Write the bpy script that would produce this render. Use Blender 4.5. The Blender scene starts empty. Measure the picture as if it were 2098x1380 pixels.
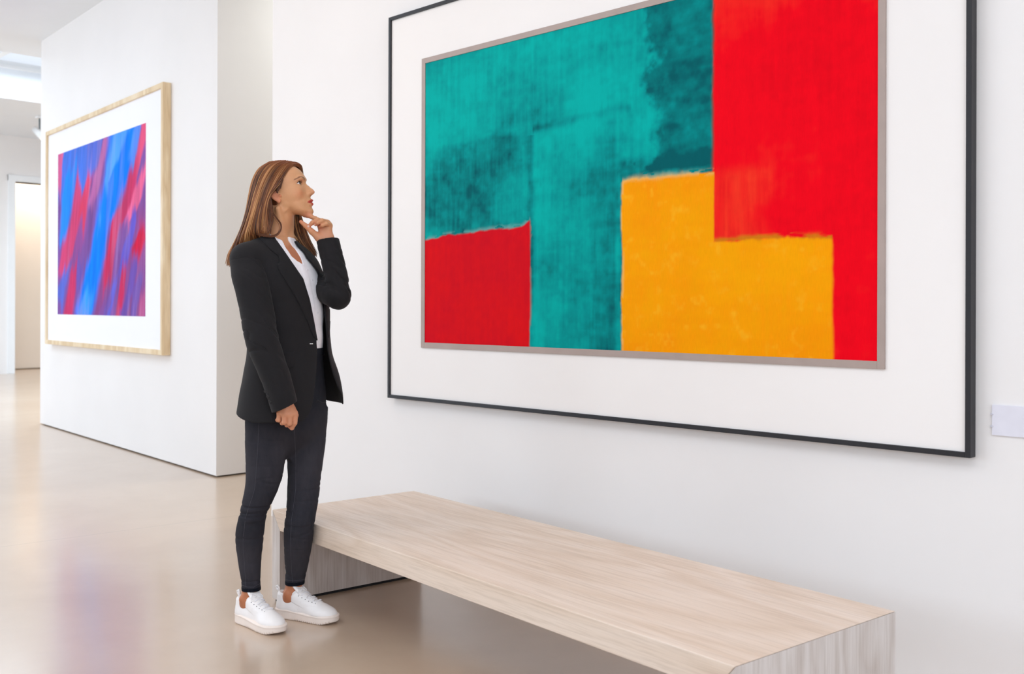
import bpy, bmesh, math, random
import numpy as np
from mathutils import Vector, Matrix

C = bpy.context.scene.collection
R = math.radians

# ------------------------------------------------------------------ camera
CAM_H, FPX, HORIZON, ROLL, YAW = 1.2, 2109.6, 627.4, 0.0030, R(44.91)
cam_d = bpy.data.cameras.new('camera')
cam = bpy.data.objects.new('camera', cam_d); C.objects.link(cam)
cam.matrix_world = (Matrix.Translation((0, 0, CAM_H)) @ Matrix.Rotation(YAW, 4, 'Z')
                    @ Matrix.Rotation(R(90), 4, 'X') @ Matrix.Rotation(ROLL, 4, 'Z'))
cam_d.sensor_width = 36.0
cam_d.lens = FPX / 2098 * 36
cam_d.shift_y = (HORIZON - 690) / 2098
cam_d.clip_end = 200
cam_d.dof.use_dof = True
cam_d.dof.focus_distance = 3.85
cam_d.dof.aperture_fstop = 4.0
bpy.context.scene.camera = cam

# ------------------------------------------------------------------ world, light, exposure
sc = bpy.context.scene
sc.view_settings.view_transform = 'Standard'
sc.view_settings.look = 'None'
sc.view_settings.exposure = 0.0
sc.view_settings.gamma = 1.0
sc.view_settings.use_curve_mapping = False
sc.cycles.use_denoising = True
sc.cycles.diffuse_bounces = 5
sc.cycles.max_bounces = 10

world = bpy.data.worlds.new('world'); sc.world = world
world.use_nodes = True
bgn = world.node_tree.nodes['Background']
bgn.inputs['Color'].default_value = (0.86, 0.91, 1.0, 1)
bgn.inputs['Strength'].default_value = 1.0

def area(name, loc, rot, sx, sy, power, col):
    l = bpy.data.lights.new(name, 'AREA'); l.shape = 'RECTANGLE'; l.size = sx; l.size_y = sy
    l.energy = power; l.color = col
    o = bpy.data.objects.new(name, l); C.objects.link(o); o.location = loc; o.rotation_euler = rot
    return o
COOL = (0.74, 0.88, 1.0); NEUT = (0.93, 0.96, 1.0); WARM = (1.0, 0.93, 0.84)
# daylight through the tall windows of the left wall
for wx, pw in ((-14.5, 300), (-8.5, 120), (-2.5, 14), (3.0, 14)):
    area('window_daylight', (wx, -6.3, 2.55), (R(112), 0, 0), 4.4, 2.2, pw, (0.70, 0.86, 1.0))
area('window_daylight', (5.7, -1.5, 2.4), (0, R(90), 0), 2.4, 6.0, 190, (0.72, 0.86, 1.0))
area('ceiling_area_light', (-9.3, 0.2, 3.84), (0, 0, 0), 4.0, 3.0, 104, (0.74, 0.88, 1.0))  # added unseen lamp that brightens the free standing wall
# ceiling panels of the gallery
area('ceiling_area_light', (-4.5, -0.9, 3.84), (0, 0, R(-45)), 1.1, 1.1, 12, NEUT)
area('ceiling_area_light', (-0.6, -0.4, 3.84), (0, 0, 0), 7.4, 2.2, 104, (0.85, 0.92, 1.0))
area('wall_washer_light', (-2.6, 2.2, 3.84), (0, 0, 0), 5.0, 0.12, 3, NEUT)
area('wall_washer_light', (-4.5, 1.2, 3.84), (0, 0, 0), 1.2, 1.2, 13, (1.0, 0.76, 0.56))
area('skylight_daylight', (-13.4, 5.2, 4.52), (0, 0, 0), 3.4, 5.0, 330, COOL)
area('passage_fill_light', (-5.9, 6.0, 3.84), (0, 0, 0), 1.0, 3.0, 90, (0.95, 1.0, 0.97))  # added unseen fill for the passage face of the middle wall
area('corridor_light', (-19.5, 7.6, 4.0), (0, 0, 0), 0.8, 2.2, 46, WARM)

# ------------------------------------------------------------------ helpers: colour and materials
def lin(r, g, b):
    f = lambda c: (c / 12.92 if c <= 0.04045 else ((c + 0.055) / 1.055) ** 2.4)
    return tuple(f(c / 255.0) for c in (r, g, b))

class NT:
    def __init__(s, name):
        s.m = bpy.data.materials.new(name); s.m.use_nodes = True
        s.t = s.m.node_tree; s.b = s.t.nodes['Principled BSDF']
    def n(s, kind, **kw):
        nd = s.t.nodes.new(kind)
        for k, v in kw.items():
            if k in nd.inputs.keys() if isinstance(k, str) else False:
                nd.inputs[k].default_value = v
            else:
                setattr(nd, k, v)
        return nd
    def l(s, a, b): s.t.links.new(a, b)
    def setp(s, **kw):
        for k, v in kw.items():
            s.b.inputs[k.replace('_', ' ')].default_value = v
    def coords(s, scale=(1, 1, 1), rot=(0, 0, 0), kind='Object'):
        tc = s.n('ShaderNodeTexCoord'); mp = s.n('ShaderNodeMapping')
        mp.inputs['Scale'].default_value = scale; mp.inputs['Rotation'].default_value = rot
        s.l(tc.outputs[kind], mp.inputs['Vector']); return mp.outputs['Vector']
    def noise(s, vec, scale, detail=4, rough=0.55, dist=0.0):
        nz = s.n('ShaderNodeTexNoise'); nz.inputs['Scale'].default_value = scale
        nz.inputs['Detail'].default_value = detail; nz.inputs['Roughness'].default_value = rough
        nz.inputs['Distortion'].default_value = dist
        if vec is not None: s.l(vec, nz.inputs['Vector'])
        return nz.outputs['Fac']
    def ramp(s, fac, stops):
        r = s.n('ShaderNodeValToRGB'); e = r.color_ramp.elements
        while len(e) < len(stops): e.new(0.5)
        for i, (p, c) in enumerate(stops):
            e[i].position = p; e[i].color = (*c, 1)
        s.l(fac, r.inputs['Fac']); return r.outputs['Color']
    def mix(s, fac, a, b, mode='MIX'):
        m = s.n('ShaderNodeMix'); m.data_type = 'RGBA'; m.blend_type = mode
        for sock, v in ((0, fac), (6, a), (7, b)):
            if isinstance(v, (int, float)): m.inputs[sock].default_value = v
            elif isinstance(v, tuple): m.inputs[sock].default_value = (*v, 1)
            else: s.l(v, m.inputs[sock])
        return m.outputs[2]
    def bump(s, h, strength=0.2, dist=0.002):
        b = s.n('ShaderNodeBump'); b.inputs['Strength'].default_value = strength
        b.inputs['Distance'].default_value = dist
        s.l(h, b.inputs['Height']); s.l(b.outputs['Normal'], s.b.inputs['Normal'])
    def math(s, op, a, b=0.0, c=None):
        m = s.n('ShaderNodeMath'); m.operation = op
        for i, v in enumerate((a, b) if c is None else (a, b, c)):
            if isinstance(v, (int, float)): m.inputs[i].default_value = v
            else: s.l(v, m.inputs[i])
        return m.outputs[0]

def paint_mat(name, rgb, rough=0.6, bump=0.06, scale=60):
    t = NT(name)
    v = t.coords()
    nz = t.noise(v, 1.3, 3)
    c = lin(*rgb)
    t.l(t.ramp(nz, [(0.35, tuple(x * 0.985 for x in c)), (0.65, tuple(min(1, x * 1.01) for x in c))]), t.b.inputs['Base Color'])
    t.setp(Roughness=rough); t.b.inputs['Specular IOR Level'].default_value = 0.25
    t.bump(t.noise(v, scale, 3), bump, 0.001)
    return t.m

def plain(name, rgb, rough=0.5, metal=0.0, spec=0.5, bump=0.0, scale=200):
    t = NT(name); v = t.coords()
    c = lin(*rgb)
    t.l(t.ramp(t.noise(v, 9, 3), [(0.3, tuple(x * 0.95 for x in c)), (0.7, tuple(min(1, x * 1.05) for x in c))]), t.b.inputs['Base Color'])
    t.setp(Roughness=rough, Metallic=metal); t.b.inputs['Specular IOR Level'].default_value = spec
    if bump: t.bump(t.noise(v, scale, 3), bump, 0.001)
    return t.m

def vcol_mat(name, rough=0.6, spec=0.3, grain=0.0, gscale=300, gstretch=(1, 1, 1), bump=0.0, sss=0.0):
    t = NT(name)
    a = t.n('ShaderNodeAttribute'); a.attribute_name = 'col'
    col = a.outputs['Color']
    v = t.coords(scale=gstretch)
    nz = t.noise(v, gscale, 4)
    if grain:
        g = t.ramp(nz, [(0.3, (1 - grain,) * 3), (0.7, (1.0,) * 3)])
        col = t.mix(1.0, col, g, 'MULTIPLY')
    t.l(col, t.b.inputs['Base Color'])
    t.setp(Roughness=rough); t.b.inputs['Specular IOR Level'].default_value = spec
    if bump: t.bump(nz, bump, 0.0015)
    if sss:
        t.b.inputs['Subsurface Weight'].default_value = sss
        t.b.inputs['Subsurface Radius'].default_value = (0.9, 0.35, 0.2)
        t.b.inputs['Subsurface Scale'].default_value = 0.006
    return t.m

def wood_mat(name, c0, c1, c2, axis='X', rough=0.5, ring=9.0):
    """washed wood: long grain along one local axis, cathedral arches, fine pores"""
    t = NT(name)
    st = {'X': (0.16, 1, 1), 'Y': (1, 0.16, 1), 'Z': (1, 1, 0.16)}[axis]
    v = t.coords(scale=st)
    n1 = t.noise(v, 3.2, 3, 0.5, 0.6)
    rings = t.math('FRACT', t.math('MULTIPLY', n1, ring))
    band = t.math('ABSOLUTE', t.math('SUBTRACT', rings, 0.5))
    st2 = {'X': (0.03, 1, 1), 'Y': (1, 0.03, 1), 'Z': (1, 1, 0.03)}[axis]
    pores = t.noise(t.coords(scale=st2), 150, 3, 0.7)
    base = t.ramp(band, [(0.0, lin(*c0)), (0.25, lin(*c1)), (0.5, lin(*c2))])
    pr = t.ramp(pores, [(0.35, (0.86, 0.84, 0.82)), (0.55, (1, 1, 1))])
    big = t.ramp(t.noise(v, 1.1, 2), [(0.3, (0.95, 0.94, 0.93)), (0.7, (1, 1, 1))])
    t.l(t.mix(1.0, t.mix(1.0, base, pr, 'MULTIPLY'), big, 'MULTIPLY'), t.b.inputs['Base Color'])
    t.setp(Roughness=rough); t.b.inputs['Specular IOR Level'].default_value = 0.35
    t.bump(t.math('ADD', pores, t.math('MULTIPLY', band, 0.4)), 0.12, 0.001)
    return t.m

# ------------------------------------------------------------------ helpers: meshes and objects
def link(o, parent=None):
    C.objects.link(o)
    if parent is not None: o.parent = parent
    return o
def mesh_obj(name, verts, faces, mat=None, parent=None, smooth=False, col=None):
    me = bpy.data.meshes.new(name)
    verts = np.asarray(verts, np.float32)
    if isinstance(faces, np.ndarray):
        k = faces.shape[1]; nf = len(faces)
        me.vertices.add(len(verts)); me.vertices.foreach_set('co', verts.ravel())
        me.loops.add(nf * k); me.loops.foreach_set('vertex_index', faces.astype(np.int32).ravel())
        me.polygons.add(nf); me.polygons.foreach_set('loop_start', np.arange(0, nf * k, k, dtype=np.int32))
        me.update(calc_edges=True)
    else:
        me.from_pydata(verts.tolist(), [], faces); me.update()
    if col is not None:
        ca = me.attributes.new('col', 'FLOAT_COLOR', 'POINT')
        rgba = np.ones((len(verts), 4), np.float32); rgba[:, :3] = col
        ca.data.foreach_set('color', rgba.ravel())
    if smooth: me.polygons.foreach_set('use_smooth', np.ones(len(me.polygons), bool))
    if mat: me.materials.append(mat)
    return link(bpy.data.objects.new(name, me), parent)
def bm_obj(name, bm, mat=None, parent=None, smooth=False):
    me = bpy.data.meshes.new(name); bm.normal_update(); bm.to_mesh(me); bm.free()
    if smooth: me.polygons.foreach_set('use_smooth', np.ones(len(me.polygons), bool))
    if mat: me.materials.append(mat)
    return link(bpy.data.objects.new(name, me), parent)
def add_box(bm, lo, hi, bevel=0.0, segs=2, mtx=None):
    r = bmesh.ops.create_cube(bm, size=1.0); vs = r['verts']
    lo, hi = Vector(lo), Vector(hi)
    for v in vs:
        v.co = Vector(((lo.x + hi.x) / 2 + v.co.x * (hi.x - lo.x), (lo.y + hi.y) / 2 + v.co.y * (hi.y - lo.y), (lo.z + hi.z) / 2 + v.co.z * (hi.z - lo.z)))
        if mtx is not None: v.co = mtx @ v.co
    if bevel:
        es = list({e for v in vs for e in v.link_edges})
        bmesh.ops.bevel(bm, geom=es, offset=bevel, segments=segs, affect='EDGES', profile=0.6)
def box(name, lo, hi, mat, parent=None, bevel=0.0):
    bm = bmesh.new(); add_box(bm, lo, hi, bevel); return bm_obj(name, bm, mat, parent)
def add_tube(bm, pts, rad, seg=10, cap=True):
    pts = [Vector(p) for p in pts]; n = len(pts)
    rs = rad if isinstance(rad, (list, tuple)) else [rad] * n
    prev = None; rings = []
    for i, p in enumerate(pts):
        d = (pts[min(i + 1, n - 1)] - pts[max(i - 1, 0)]).normalized()
        u = prev - d * prev.dot(d) if prev is not None else d.orthogonal()
        u.normalize(); w = d.cross(u); prev = u
        rings.append([bm.verts.new(p + (u * math.cos(2 * math.pi * k / seg) + w * math.sin(2 * math.pi * k / seg)) * rs[i]) for k in range(seg)])
    for a, b in zip(rings, rings[1:]):
        for k in range(seg): bm.faces.new((a[k], a[(k + 1) % seg], b[(k + 1) % seg], b[k]))
    if cap: bm.faces.new(rings[0][::-1]); bm.faces.new(rings[-1])
def empty(name, label, cat, loc=(0, 0, 0), rotz=0.0, group=None):
    o = link(bpy.data.objects.new(name, None)); o.location = loc; o.rotation_euler = (0, 0, rotz)
    o.empty_display_size = 0.1; o['label'] = label; o['category'] = cat
    if group: o['group'] = group
    return o
def struct(o): o['kind'] = 'structure'; return o
def prism(name, poly, z0, z1, mat):
    bm = bmesh.new()
    a = [bm.verts.new((x, y, z0)) for x, y in poly]; b = [bm.verts.new((x, y, z1)) for x, y in poly]
    n = len(poly)
    bm.faces.new(a[::-1]); bm.faces.new(b)
    for i in range(n): bm.faces.new((a[i], a[(i + 1) % n], b[(i + 1) % n], b[i]))
    bmesh.ops.recalc_face_normals(bm, faces=bm.faces)
    return bm_obj(name, bm, mat)
def slab_with_holes(name, mat, horiz, lo, hi, holes, at, thick, axis):
    """a wall (axis 'x' or 'y') or ceiling (axis 'z') slab made of boxes around rectangular holes"""
    us = sorted({lo[0], hi[0], *[h[0] for h in holes], *[h[2] for h in holes]})
    vs = sorted({lo[1], hi[1], *[h[1] for h in holes], *[h[3] for h in holes]})
    bm = bmesh.new()
    for u0, u1 in zip(us, us[1:]):
        for v0, v1 in zip(vs, vs[1:]):
            um, vm = (u0 + u1) / 2, (v0 + v1) / 2
            if any(h[0] < um < h[2] and h[1] < vm < h[3] for h in holes): continue
            if axis == 'x': add_box(bm, (at, u0, v0), (at + thick, u1, v1))
            elif axis == 'y': add_box(bm, (u0, at, v0), (u1, at + thick, v1))
            else: add_box(bm, (u0, v0, at), (u1, v1, at + thick))
    bmesh.ops.remove_doubles(bm, verts=bm.verts, dist=1e-5)
    seen = {}
    for f in list(bm.faces):
        k = tuple(sorted(v.index for v in f.verts)) if False else tuple(sorted((round(v.co.x, 4), round(v.co.y, 4), round(v.co.z, 4)) for v in f.verts))
        if k in seen: bmesh.ops.delete(bm, geom=[f, seen[k]], context='FACES_ONLY')
        else: seen[k] = f
    bmesh.ops.recalc_face_normals(bm, faces=bm.faces)
    return bm_obj(name, bm, mat)

# numpy value noise used by the painted canvases
def vnoise(u, v, seed):
    rng = np.random.RandomState(seed); T = rng.rand(256, 256)
    iu, iv = np.floor(u).astype(int), np.floor(v).astype(int)
    fu, fv = u - iu, v - iv
    fu = fu * fu * (3 - 2 * fu); fv = fv * fv * (3 - 2 * fv)
    g = lambda a, b: T[a % 256, b % 256]
    return (g(iu, iv) * (1 - fu) + g(iu + 1, iv) * fu) * (1 - fv) + (g(iu, iv + 1) * (1 - fu) + g(iu + 1, iv + 1) * fu) * fv
def fbm(u, v, seed, oct=4):
    s = 0; a = 0.5; tot = 0
    for i in range(oct):
        s = s + a * vnoise(u * 2 ** i, v * 2 ** i, seed + 17 * i); tot += a; a *= 0.55
    return s / tot
def sstep(a, b, x):
    t = np.clip((x - a) / (b - a), 0, 1); return t * t * (3 - 2 * t)

# ================================================================== ROOM
WALL_Y = 3.200           # face of the wall that carries the large painting
CEIL = 3.86
m_wall = paint_mat('white_wall_paint', (244, 240, 238))
m_ceil = paint_mat('ceiling_paint', (242, 246, 251))
m_beige = paint_mat('beige_wall_paint', (240, 226, 210))
m_dark = plain('shadow_gap_black', (26, 26, 28), 0.8)
m_trim = paint_mat('white_gloss_trim', (246, 247, 248), 0.35)

def floor_mat():
    t = NT('polished_concrete')
    v = t.coords()
    n1 = t.noise(v, 0.9, 5, 0.6, 0.4); n2 = t.noise(v, 6.0, 6, 0.65, 0.2)
    base = t.ramp(n1, [(0.3, lin(188, 163, 140)), (0.5, lin(195, 171, 149)), (0.7, lin(201, 180, 159))])
    fine = t.ramp(n2, [(0.3, (0.96, 0.955, 0.95)), (0.6, (1, 1, 1))])
    col = t.mix(1.0, base, fine, 'MULTIPLY')
    # sawn joint
    sep = t.n('ShaderNodeSeparateXYZ'); t.l(v, sep.inputs[0])
    j = t.math('ABSOLUTE', t.math('ADD', t.math('SUBTRACT', sep.outputs['X'], t.math('MULTIPLY', sep.outputs['Y'], 0.103)), 5.589))
    joint = t.math('LESS_THAN', j, 0.003)
    col = t.mix(t.math('MULTIPLY', joint, 0.45), col, lin(120, 110, 98))
    t.l(col, t.b.inputs['Base Color'])
    t.setp(Roughness=0.29)
    t.b.inputs['IOR'].default_value = 1.7
    t.b.inputs['Coat Weight'].default_value = 0.6; t.b.inputs['Coat IOR'].default_value = 1.6; t.b.inputs['Coat Roughness'].default_value = 0.17
    return t.m
struct(box('floor', (-22, -6.8, -0.15), (6.3, 12.3, 0), floor_mat()))

# wall with the large painting: ends at an outer corner on the left; small shadow gap at the floor
struct(box('wall_right', (-5.128, WALL_Y, 0.0), (6.0, WALL_Y + 0.35, CEIL), m_wall))
# free standing wall block with the smaller picture
PA = Vector((-6.532, 3.634, 0)); PD = Vector((-0.99613, 0.08790, 0)).normalized(); PN = Vector((-PD.y, PD.x, 0)) * 1
if PN.y > 0: PN = -PN                     # outward normal, towards the room
PB = PA + PD * 4.20
blk = prism('wall_middle', [(PA.x, PA.y), (PB.x, PB.y), (PB.x - 0.25, PB.y + 4.4), (PA.x - 0.02, PA.y + 4.8)], 0.011, CEIL, m_wall); struct(blk)
ins = 0.03
pc = [(PA.x - ins, PA.y + ins), (PB.x + ins, PB.y + ins), (PB.x - 0.22, PB.y + 4.36), (PA.x - ins - 0.02, PA.y + 4.76)]
struct(prism('trim_1', pc, 0.0, 0.011, plain('grey_shadow_gap', (96, 92, 84), 0.8)))

# ceiling, skylight well, higher rear ceiling
struct(slab_with_holes('ceiling', m_ceil, True, (-11.43, -6.8), (6.3, 12.3), [], CEIL, 0.2, 'z'))
bm = bmesh.new()
add_box(bm, (-19.3, -6.8, 4.15), (-15.5, 12.3, 4.62))
add_box(bm, (-21.5, -6.8, 4.15), (-19.3, 12.3, 4.35))
struct(bm_obj('ceiling_rear', bm, m_ceil))
sky = bmesh.new()
for x in (-15.4, -14.4, -13.4, -12.4, -11.5): add_box(sky, (x - 0.03, -6.8, 4.56), (x + 0.03, 12.3, 4.66))
for y in (-6.7, -2.0, 1.4, 4.95, 8.4, 12.2): add_box(sky, (-15.5, y - 0.05, 4.56), (-11.43, y + 0.05, 4.66))
sk = struct(bm_obj('window_1', sky, m_trim))
tg = NT('skylight_glass'); tg.setp(Roughness=0.02, IOR=1.05); tg.b.inputs['Transmission Weight'].default_value = 1.0
tg.b.inputs['Base Color'].default_value = (0.97, 0.99, 1, 1)
box('pane', (-15.45, -6.75, 4.60), (-11.45, 12.25, 4.612), tg.m, sk)
struct(box('trim_2', (-11.63, -6.8, CEIL + 0.2), (-11.43, 12.3, 4.62), m_ceil))

# rear wall with a tall opening, corridor behind it
BX = -18.9
struct(slab_with_holes('wall_back', m_wall, False, (-6.8, 0), (12.3, 4.15), [(6.60, 0, 8.4, 3.36)], BX - 0.25, 0.25, 'x'))
cb = bmesh.new()
add_box(cb, (BX - 0.26, 6.50, 0.0), (BX + 0.03, 6.62, 3.47), 0.004)
add_box(cb, (BX - 0.26, 8.38, 0.0), (BX + 0.03, 8.50, 3.47), 0.004)
add_box(cb, (BX - 0.26, 6.50, 3.36), (BX + 0.031, 8.50, 3.47), 0.004)
struct(bm_obj('door_1', cb, m_trim))
struct(box('wall_corridor', (-20.25, 4.5, 0.015), (-20.03, 11.0, 4.15), m_beige))
struct(box('trim_3', (-20.03, 4.5, 0.0), (-20.0, 11.0, 0.018), plain('brown_shadow_gap', (120, 100, 76), 0.8)))
# unseen sides of the room
m_wall2 = m_wall
holes = [(wx - 2.2, 1.45, wx + 2.2, 3.65) for wx in (-14.5, -8.5, -2.5, 3.0)]
struct(slab_with_holes('wall_left', m_wall, False, (-22, 0), (6.3, 4.4), holes, -6.8, 0.3, 'y'))
struct(box('wall_front', (6.0, -6.8, 0), (6.3, 12.3, CEIL), m_wall))
struct(box('wall_far', (-22, 12.0, 0), (6.0, 12.3, 4.4), m_wall))

# ================================================================== LARGE PAINTING
def ring_frame(bm, x0, x1, z0, z1, w, y0, y1, bevel=0.0015):
    """picture frame bars with mitred look: four bars"""
    add_box(bm, (x0, y0, z0), (x0 + w, y1, z1), bevel); add_box(bm, (x1 - w, y0, z0), (x1, y1, z1), bevel)
    add_box(bm, (x0 + w, y0, z0), (x1 - w, y1, z0 + w), bevel); add_box(bm, (x0 + w, y0, z1 - w), (x1 - w, y1, z1), bevel)

def grid_canvas(name, w, h, nu, nv, colfn, mat, parent, mtx, relief=None):
    u = np.linspace(0, w, nu); v = np.linspace(0, h, nv)
    U, V = np.meshgrid(u, v, indexing='ij')
    col = colfn(U, V)
    dz = relief(U, V) if relief is not None else np.zeros_like(U)
    P = np.stack([U.ravel(), -dz.ravel(), V.ravel()], 1)
    i = np.arange(nu * nv).reshape(nu, nv)
    F = np.stack([i[:-1, :-1], i[1:, :-1], i[1:, 1:], i[:-1, 1:]], -1).reshape(-1, 4)
    nfront = len(P)
    # closed stretcher box behind the painted face
    B = np.array([[0, .018, 0], [w, .018, 0], [w, .018, h], [0, .018, h]])
    P = np.vstack([P, B]); col = np.vstack([col.reshape(-1, 3), np.full((4, 3), 0.6)])
    F = np.vstack([F, [[nfront, nfront + 3, nfront + 2, nfront + 1], [i[0, 0], nfront, nfront + 1, i[-1, 0]], [i[-1, 0], nfront + 1, nfront + 2, i[-1, -1]], [i[-1, -1], nfront + 2, nfront + 3, i[0, -1]], [i[0, -1], nfront + 3, nfront, i[0, 0]]]])
    o = mesh_obj(name, P, F.astype(np.int32), mat, parent, True, col)
    o.matrix_local = mtx
    return o

FY = WALL_Y - 0.043
FX0, FX1, FZ0, FZ1 = -4.0118, -1.2051, 0.7491, 2.6182
GX0, GX1, GZ0, GZ1 = -3.7587, -1.4736, 1.0035, 2.3735
pt = empty('framed_painting', 'large abstract of teal, red and orange blocks in a black frame above the bench', 'painting', ((FX0 + FX1) / 2, WALL_Y, FZ0))
ox, oz = -pt.location.x, -pt.location.z
def PL(x, y, z): return (x + ox, y - WALL_Y, z + oz)
m_blackframe = plain('black_frame_lacquer', (34, 33, 37), 0.45, 0, 0.4)
bm = bmesh.new(); ring_frame(bm, FX0 + ox, FX1 + ox, FZ0 + oz, FZ1 + oz, 0.0165, FY - WALL_Y, -0.003)
f = bm_obj('frame', bm, m_blackframe, pt); f['label'] = 'thin black frame'
m_mat = paint_mat('mat_board', (247, 242, 239), 0.7, 0.03)
o = box('mat', PL(FX0 + 0.012, FY + 0.009, FZ0 + 0.012), PL(FX1 - 0.012, FY + 0.016, FZ1 - 0.012), m_mat, pt); o['label'] = 'wide white mat board'
bm = bmesh.new(); ring_frame(bm, GX0 + ox, GX1 + ox, GZ0 + oz, GZ1 + oz, 0.025, FY + 0.001 - WALL_Y, FY + 0.0095 - WALL_Y, 0.001)
o = bm_obj('inner_frame', bm, plain('taupe_fillet', (172, 154, 146), 0.55, 0.1), pt); o['label'] = 'narrow taupe inner frame'

CX0, CZ0 = GX0 + 0.025, GZ0 + 0.025
CW, CH = GX1 - GX0 - 0.05, GZ1 - GZ0 - 0.05
def big_colors(U, V):
    x = U + CX0; z = V + CZ0
    jit = lambda s, a, f: (fbm(U * f, V * f, s, 4) - 0.5) * 2 * a
    n_soft = fbm(U * 3, V * 3, 5, 5); n_str = fbm(U * 60, V * 5, 9, 3); n_h = fbm(U * 7, V * 40, 13, 3); n_f = fbm(U * 30, V * 30, 21, 3)
    tone = 0.60 * n_soft + 0.14 * n_str + 0.10 * n_h + 0.16 * n_f          # ~0.5 mean
    def blend(c, d, m): return c * (1 - m[..., None]) + np.array(d) * m[..., None]
    teal_l, teal_m, teal_d = lin(0, 176, 168), lin(0, 148, 146), lin(0, 92, 98)
    # teal field
    val = 0.76 + (tone - 0.5) * 2.3 + .10 * (fbm(U * 14, V * 14, 23, 4) - .5)
    dark_r = sstep(-2.46, -2.36, x + jit(31, 0.13, 9) + jit(32, .05, 40)) * sstep(1.70, 1.74, z)
    notch = sstep(-2.57, -2.53, x + jit(71, .01, 30)) * (1 - sstep(1.74, 1.80, z + jit(33, 0.02, 14)))
    low_l = (1 - sstep(1.915, 1.945, z - 0.035 * (x + 3.74) + jit(34, .025, 9))) * (1 - sstep(-3.06, -3.0, x))
    colm = sstep(-3.06, -3.02, x + jit(35, .012, 20)) * (1 - sstep(-2.60, -2.545, x + jit(36, .02, 16))) * (1 - sstep(1.92, 1.97, z - 0.05 * (x + 3.0) + jit(37, .03, 9)))
    val = val - 0.62 * dark_r * (0.7 + 0.6 * n_str) - 0.62 * notch - 0.33 * low_l * (1.2 - n_soft)
    val = val + 0.10 * colm - 0.42 * colm * sstep(-2.75, -2.56, x) - 0.25 * colm * (1 - sstep(1.02, 1.30, z)) * (n_soft + .3)
    edge_c = np.exp(-((x + 3.04 + jit(38, .01, 20)) / 0.018) ** 2) * (z < 1.93) + np.exp(-((z - 1.955 - 0.05 * (x + 3.0) + jit(39, .02, 9)) / 0.02) ** 2) * (x > -3.03) * (x < -2.5)
    val = val - 0.36 * edge_c
    val = val - 0.25 * sstep(2.25, 2.36, z + jit(40, .06, 5)) * n_soft
    val = np.clip(val, 0, 1)
    c = np.where((val > 0.5)[..., None], np.array(teal_m) + (np.array(teal_l) - np.array(teal_m)) * ((val - .5) * 2)[..., None], np.array(teal_d) + (np.array(teal_m) - np.array(teal_d)) * (val * 2)[..., None])
    # red block, lower left
    red1 = np.array(lin(206, 10, 34)); red2 = np.array(lin(226, 16, 22))
    topz = 1.517 + (x + 3.744) * 0.045 + jit(41, .012, 12) + 0.02 * sstep(-3.10, -3.04, x)
    mr = (1 - sstep(-0.006, 0.006, z - topz)) * (1 - sstep(-0.006, 0.006, x + 3.044 + jit(42, .006, 14)))
    rim = np.exp(-((z - topz - .004) / 0.009) ** 2) * (1 - sstep(-.006, .006, x + 3.044)) * (fbm(U * 20, V * 60, 43, 2) > .42)
    c = blend(c, lin(110, 170, 165), 0.7 * rim)
    rr = red1 + (red2 - red1) * np.clip(tone * 1.6 - .3, 0, 1)[..., None]
    c = c * (1 - mr[..., None]) + rr * mr[..., None]
    rim2 = np.exp(-((x + 3.041 + jit(42, .006, 14)) / 0.005) ** 2) * (z < 1.55) * (fbm(U * 40, V * 14, 44, 3) > .45)
    c = blend(c, lin(170, 120, 110), 0.55 * rim2)
    # red field on the right
    ra, rb = np.array(lin(246, 0, 26)), np.array(lin(250, 62, 36))
    xr = -2.124 + jit(45, .006, 9)
    m_red = sstep(-0.005, 0.005, x - xr)
    k = np.clip((tone - 0.52) * 1.6 + 0.42 * sstep(2.02, 2.32, z) * n_soft * 1.6 - 0.10, 0, 1)
    patch = (1 - sstep(-1.98, -1.86, x + jit(46, .06, 12))) * (1 - sstep(1.66, 1.71, z + jit(47, .02, 16)))
    k = np.clip(k + patch * (0.35 + 0.9 * (n_str - 0.35)), 0, 1)
    rd = ra + (rb - ra) * k[..., None]
    rd = blend(rd, lin(205, 0, 22), 0.6 * np.clip(0.5 - tone, 0, .5) * 2)
    c = c * (1 - m_red[..., None]) + rd * m_red[..., None]
    seam = np.exp(-((x - xr) / 0.006) ** 2) * (z > 1.70)
    c = blend(c, lin(120, 70, 60), 0.75 * seam * (0.4 + 0.6 * (n_f > .45)))
    # orange L block
    oa, ob = np.array(lin(255, 168, 0)), np.array(lin(250, 140, 0))
    top1 = 1.694 + jit(48, .010, 10) + jit(49, .006, 40); top2 = 1.435 + jit(50, .012, 9) + jit(51, .006, 40)
    xl = -2.545 + jit(52, .008, 12); xm = -2.118 + jit(53, .004, 12); xrr = -1.655 + jit(54, .009, 10)
    mo = sstep(-.005, .005, x - xl) * np.maximum((1 - sstep(-.005, .005, z - top1)) * (1 - sstep(-.004, .004, x - xm)), (1 - sstep(-.006, .006, z - top2)) * (1 - sstep(-.006, .008, x - xrr)))
    og = oa + (ob - oa) * np.clip(tone * 2.2 - .75, 0, 1)[..., None]
    og = blend(og, lin(255, 186, 40), 0.7 * np.clip(n_f - .62, 0, 1) * 2.5)
    c = c * (1 - mo[..., None]) + og * mo[..., None]
    rimo = np.exp(-((z - top1) / 0.010) ** 2) * (x < -2.118) * (x > xl) * (fbm(U * 25, V * 60, 55, 2) > .4) + np.exp(-((x - xl - .003) / 0.006) ** 2) * (z < 1.69) * (fbm(U * 50, V * 12, 56, 3) > .47)
    c = blend(c, lin(232, 190, 120), 0.55 * np.clip(rimo, 0, 1))
    rim3 = np.exp(-((z - top2 - .006) / 0.010) ** 2) * (x > -2.118) * (x < xrr) * sstep(.38, .62, fbm(U * 14, V * 60, 57, 4))
    c = blend(c, lin(196, 140, 16), 0.7 * rim3)
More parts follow.
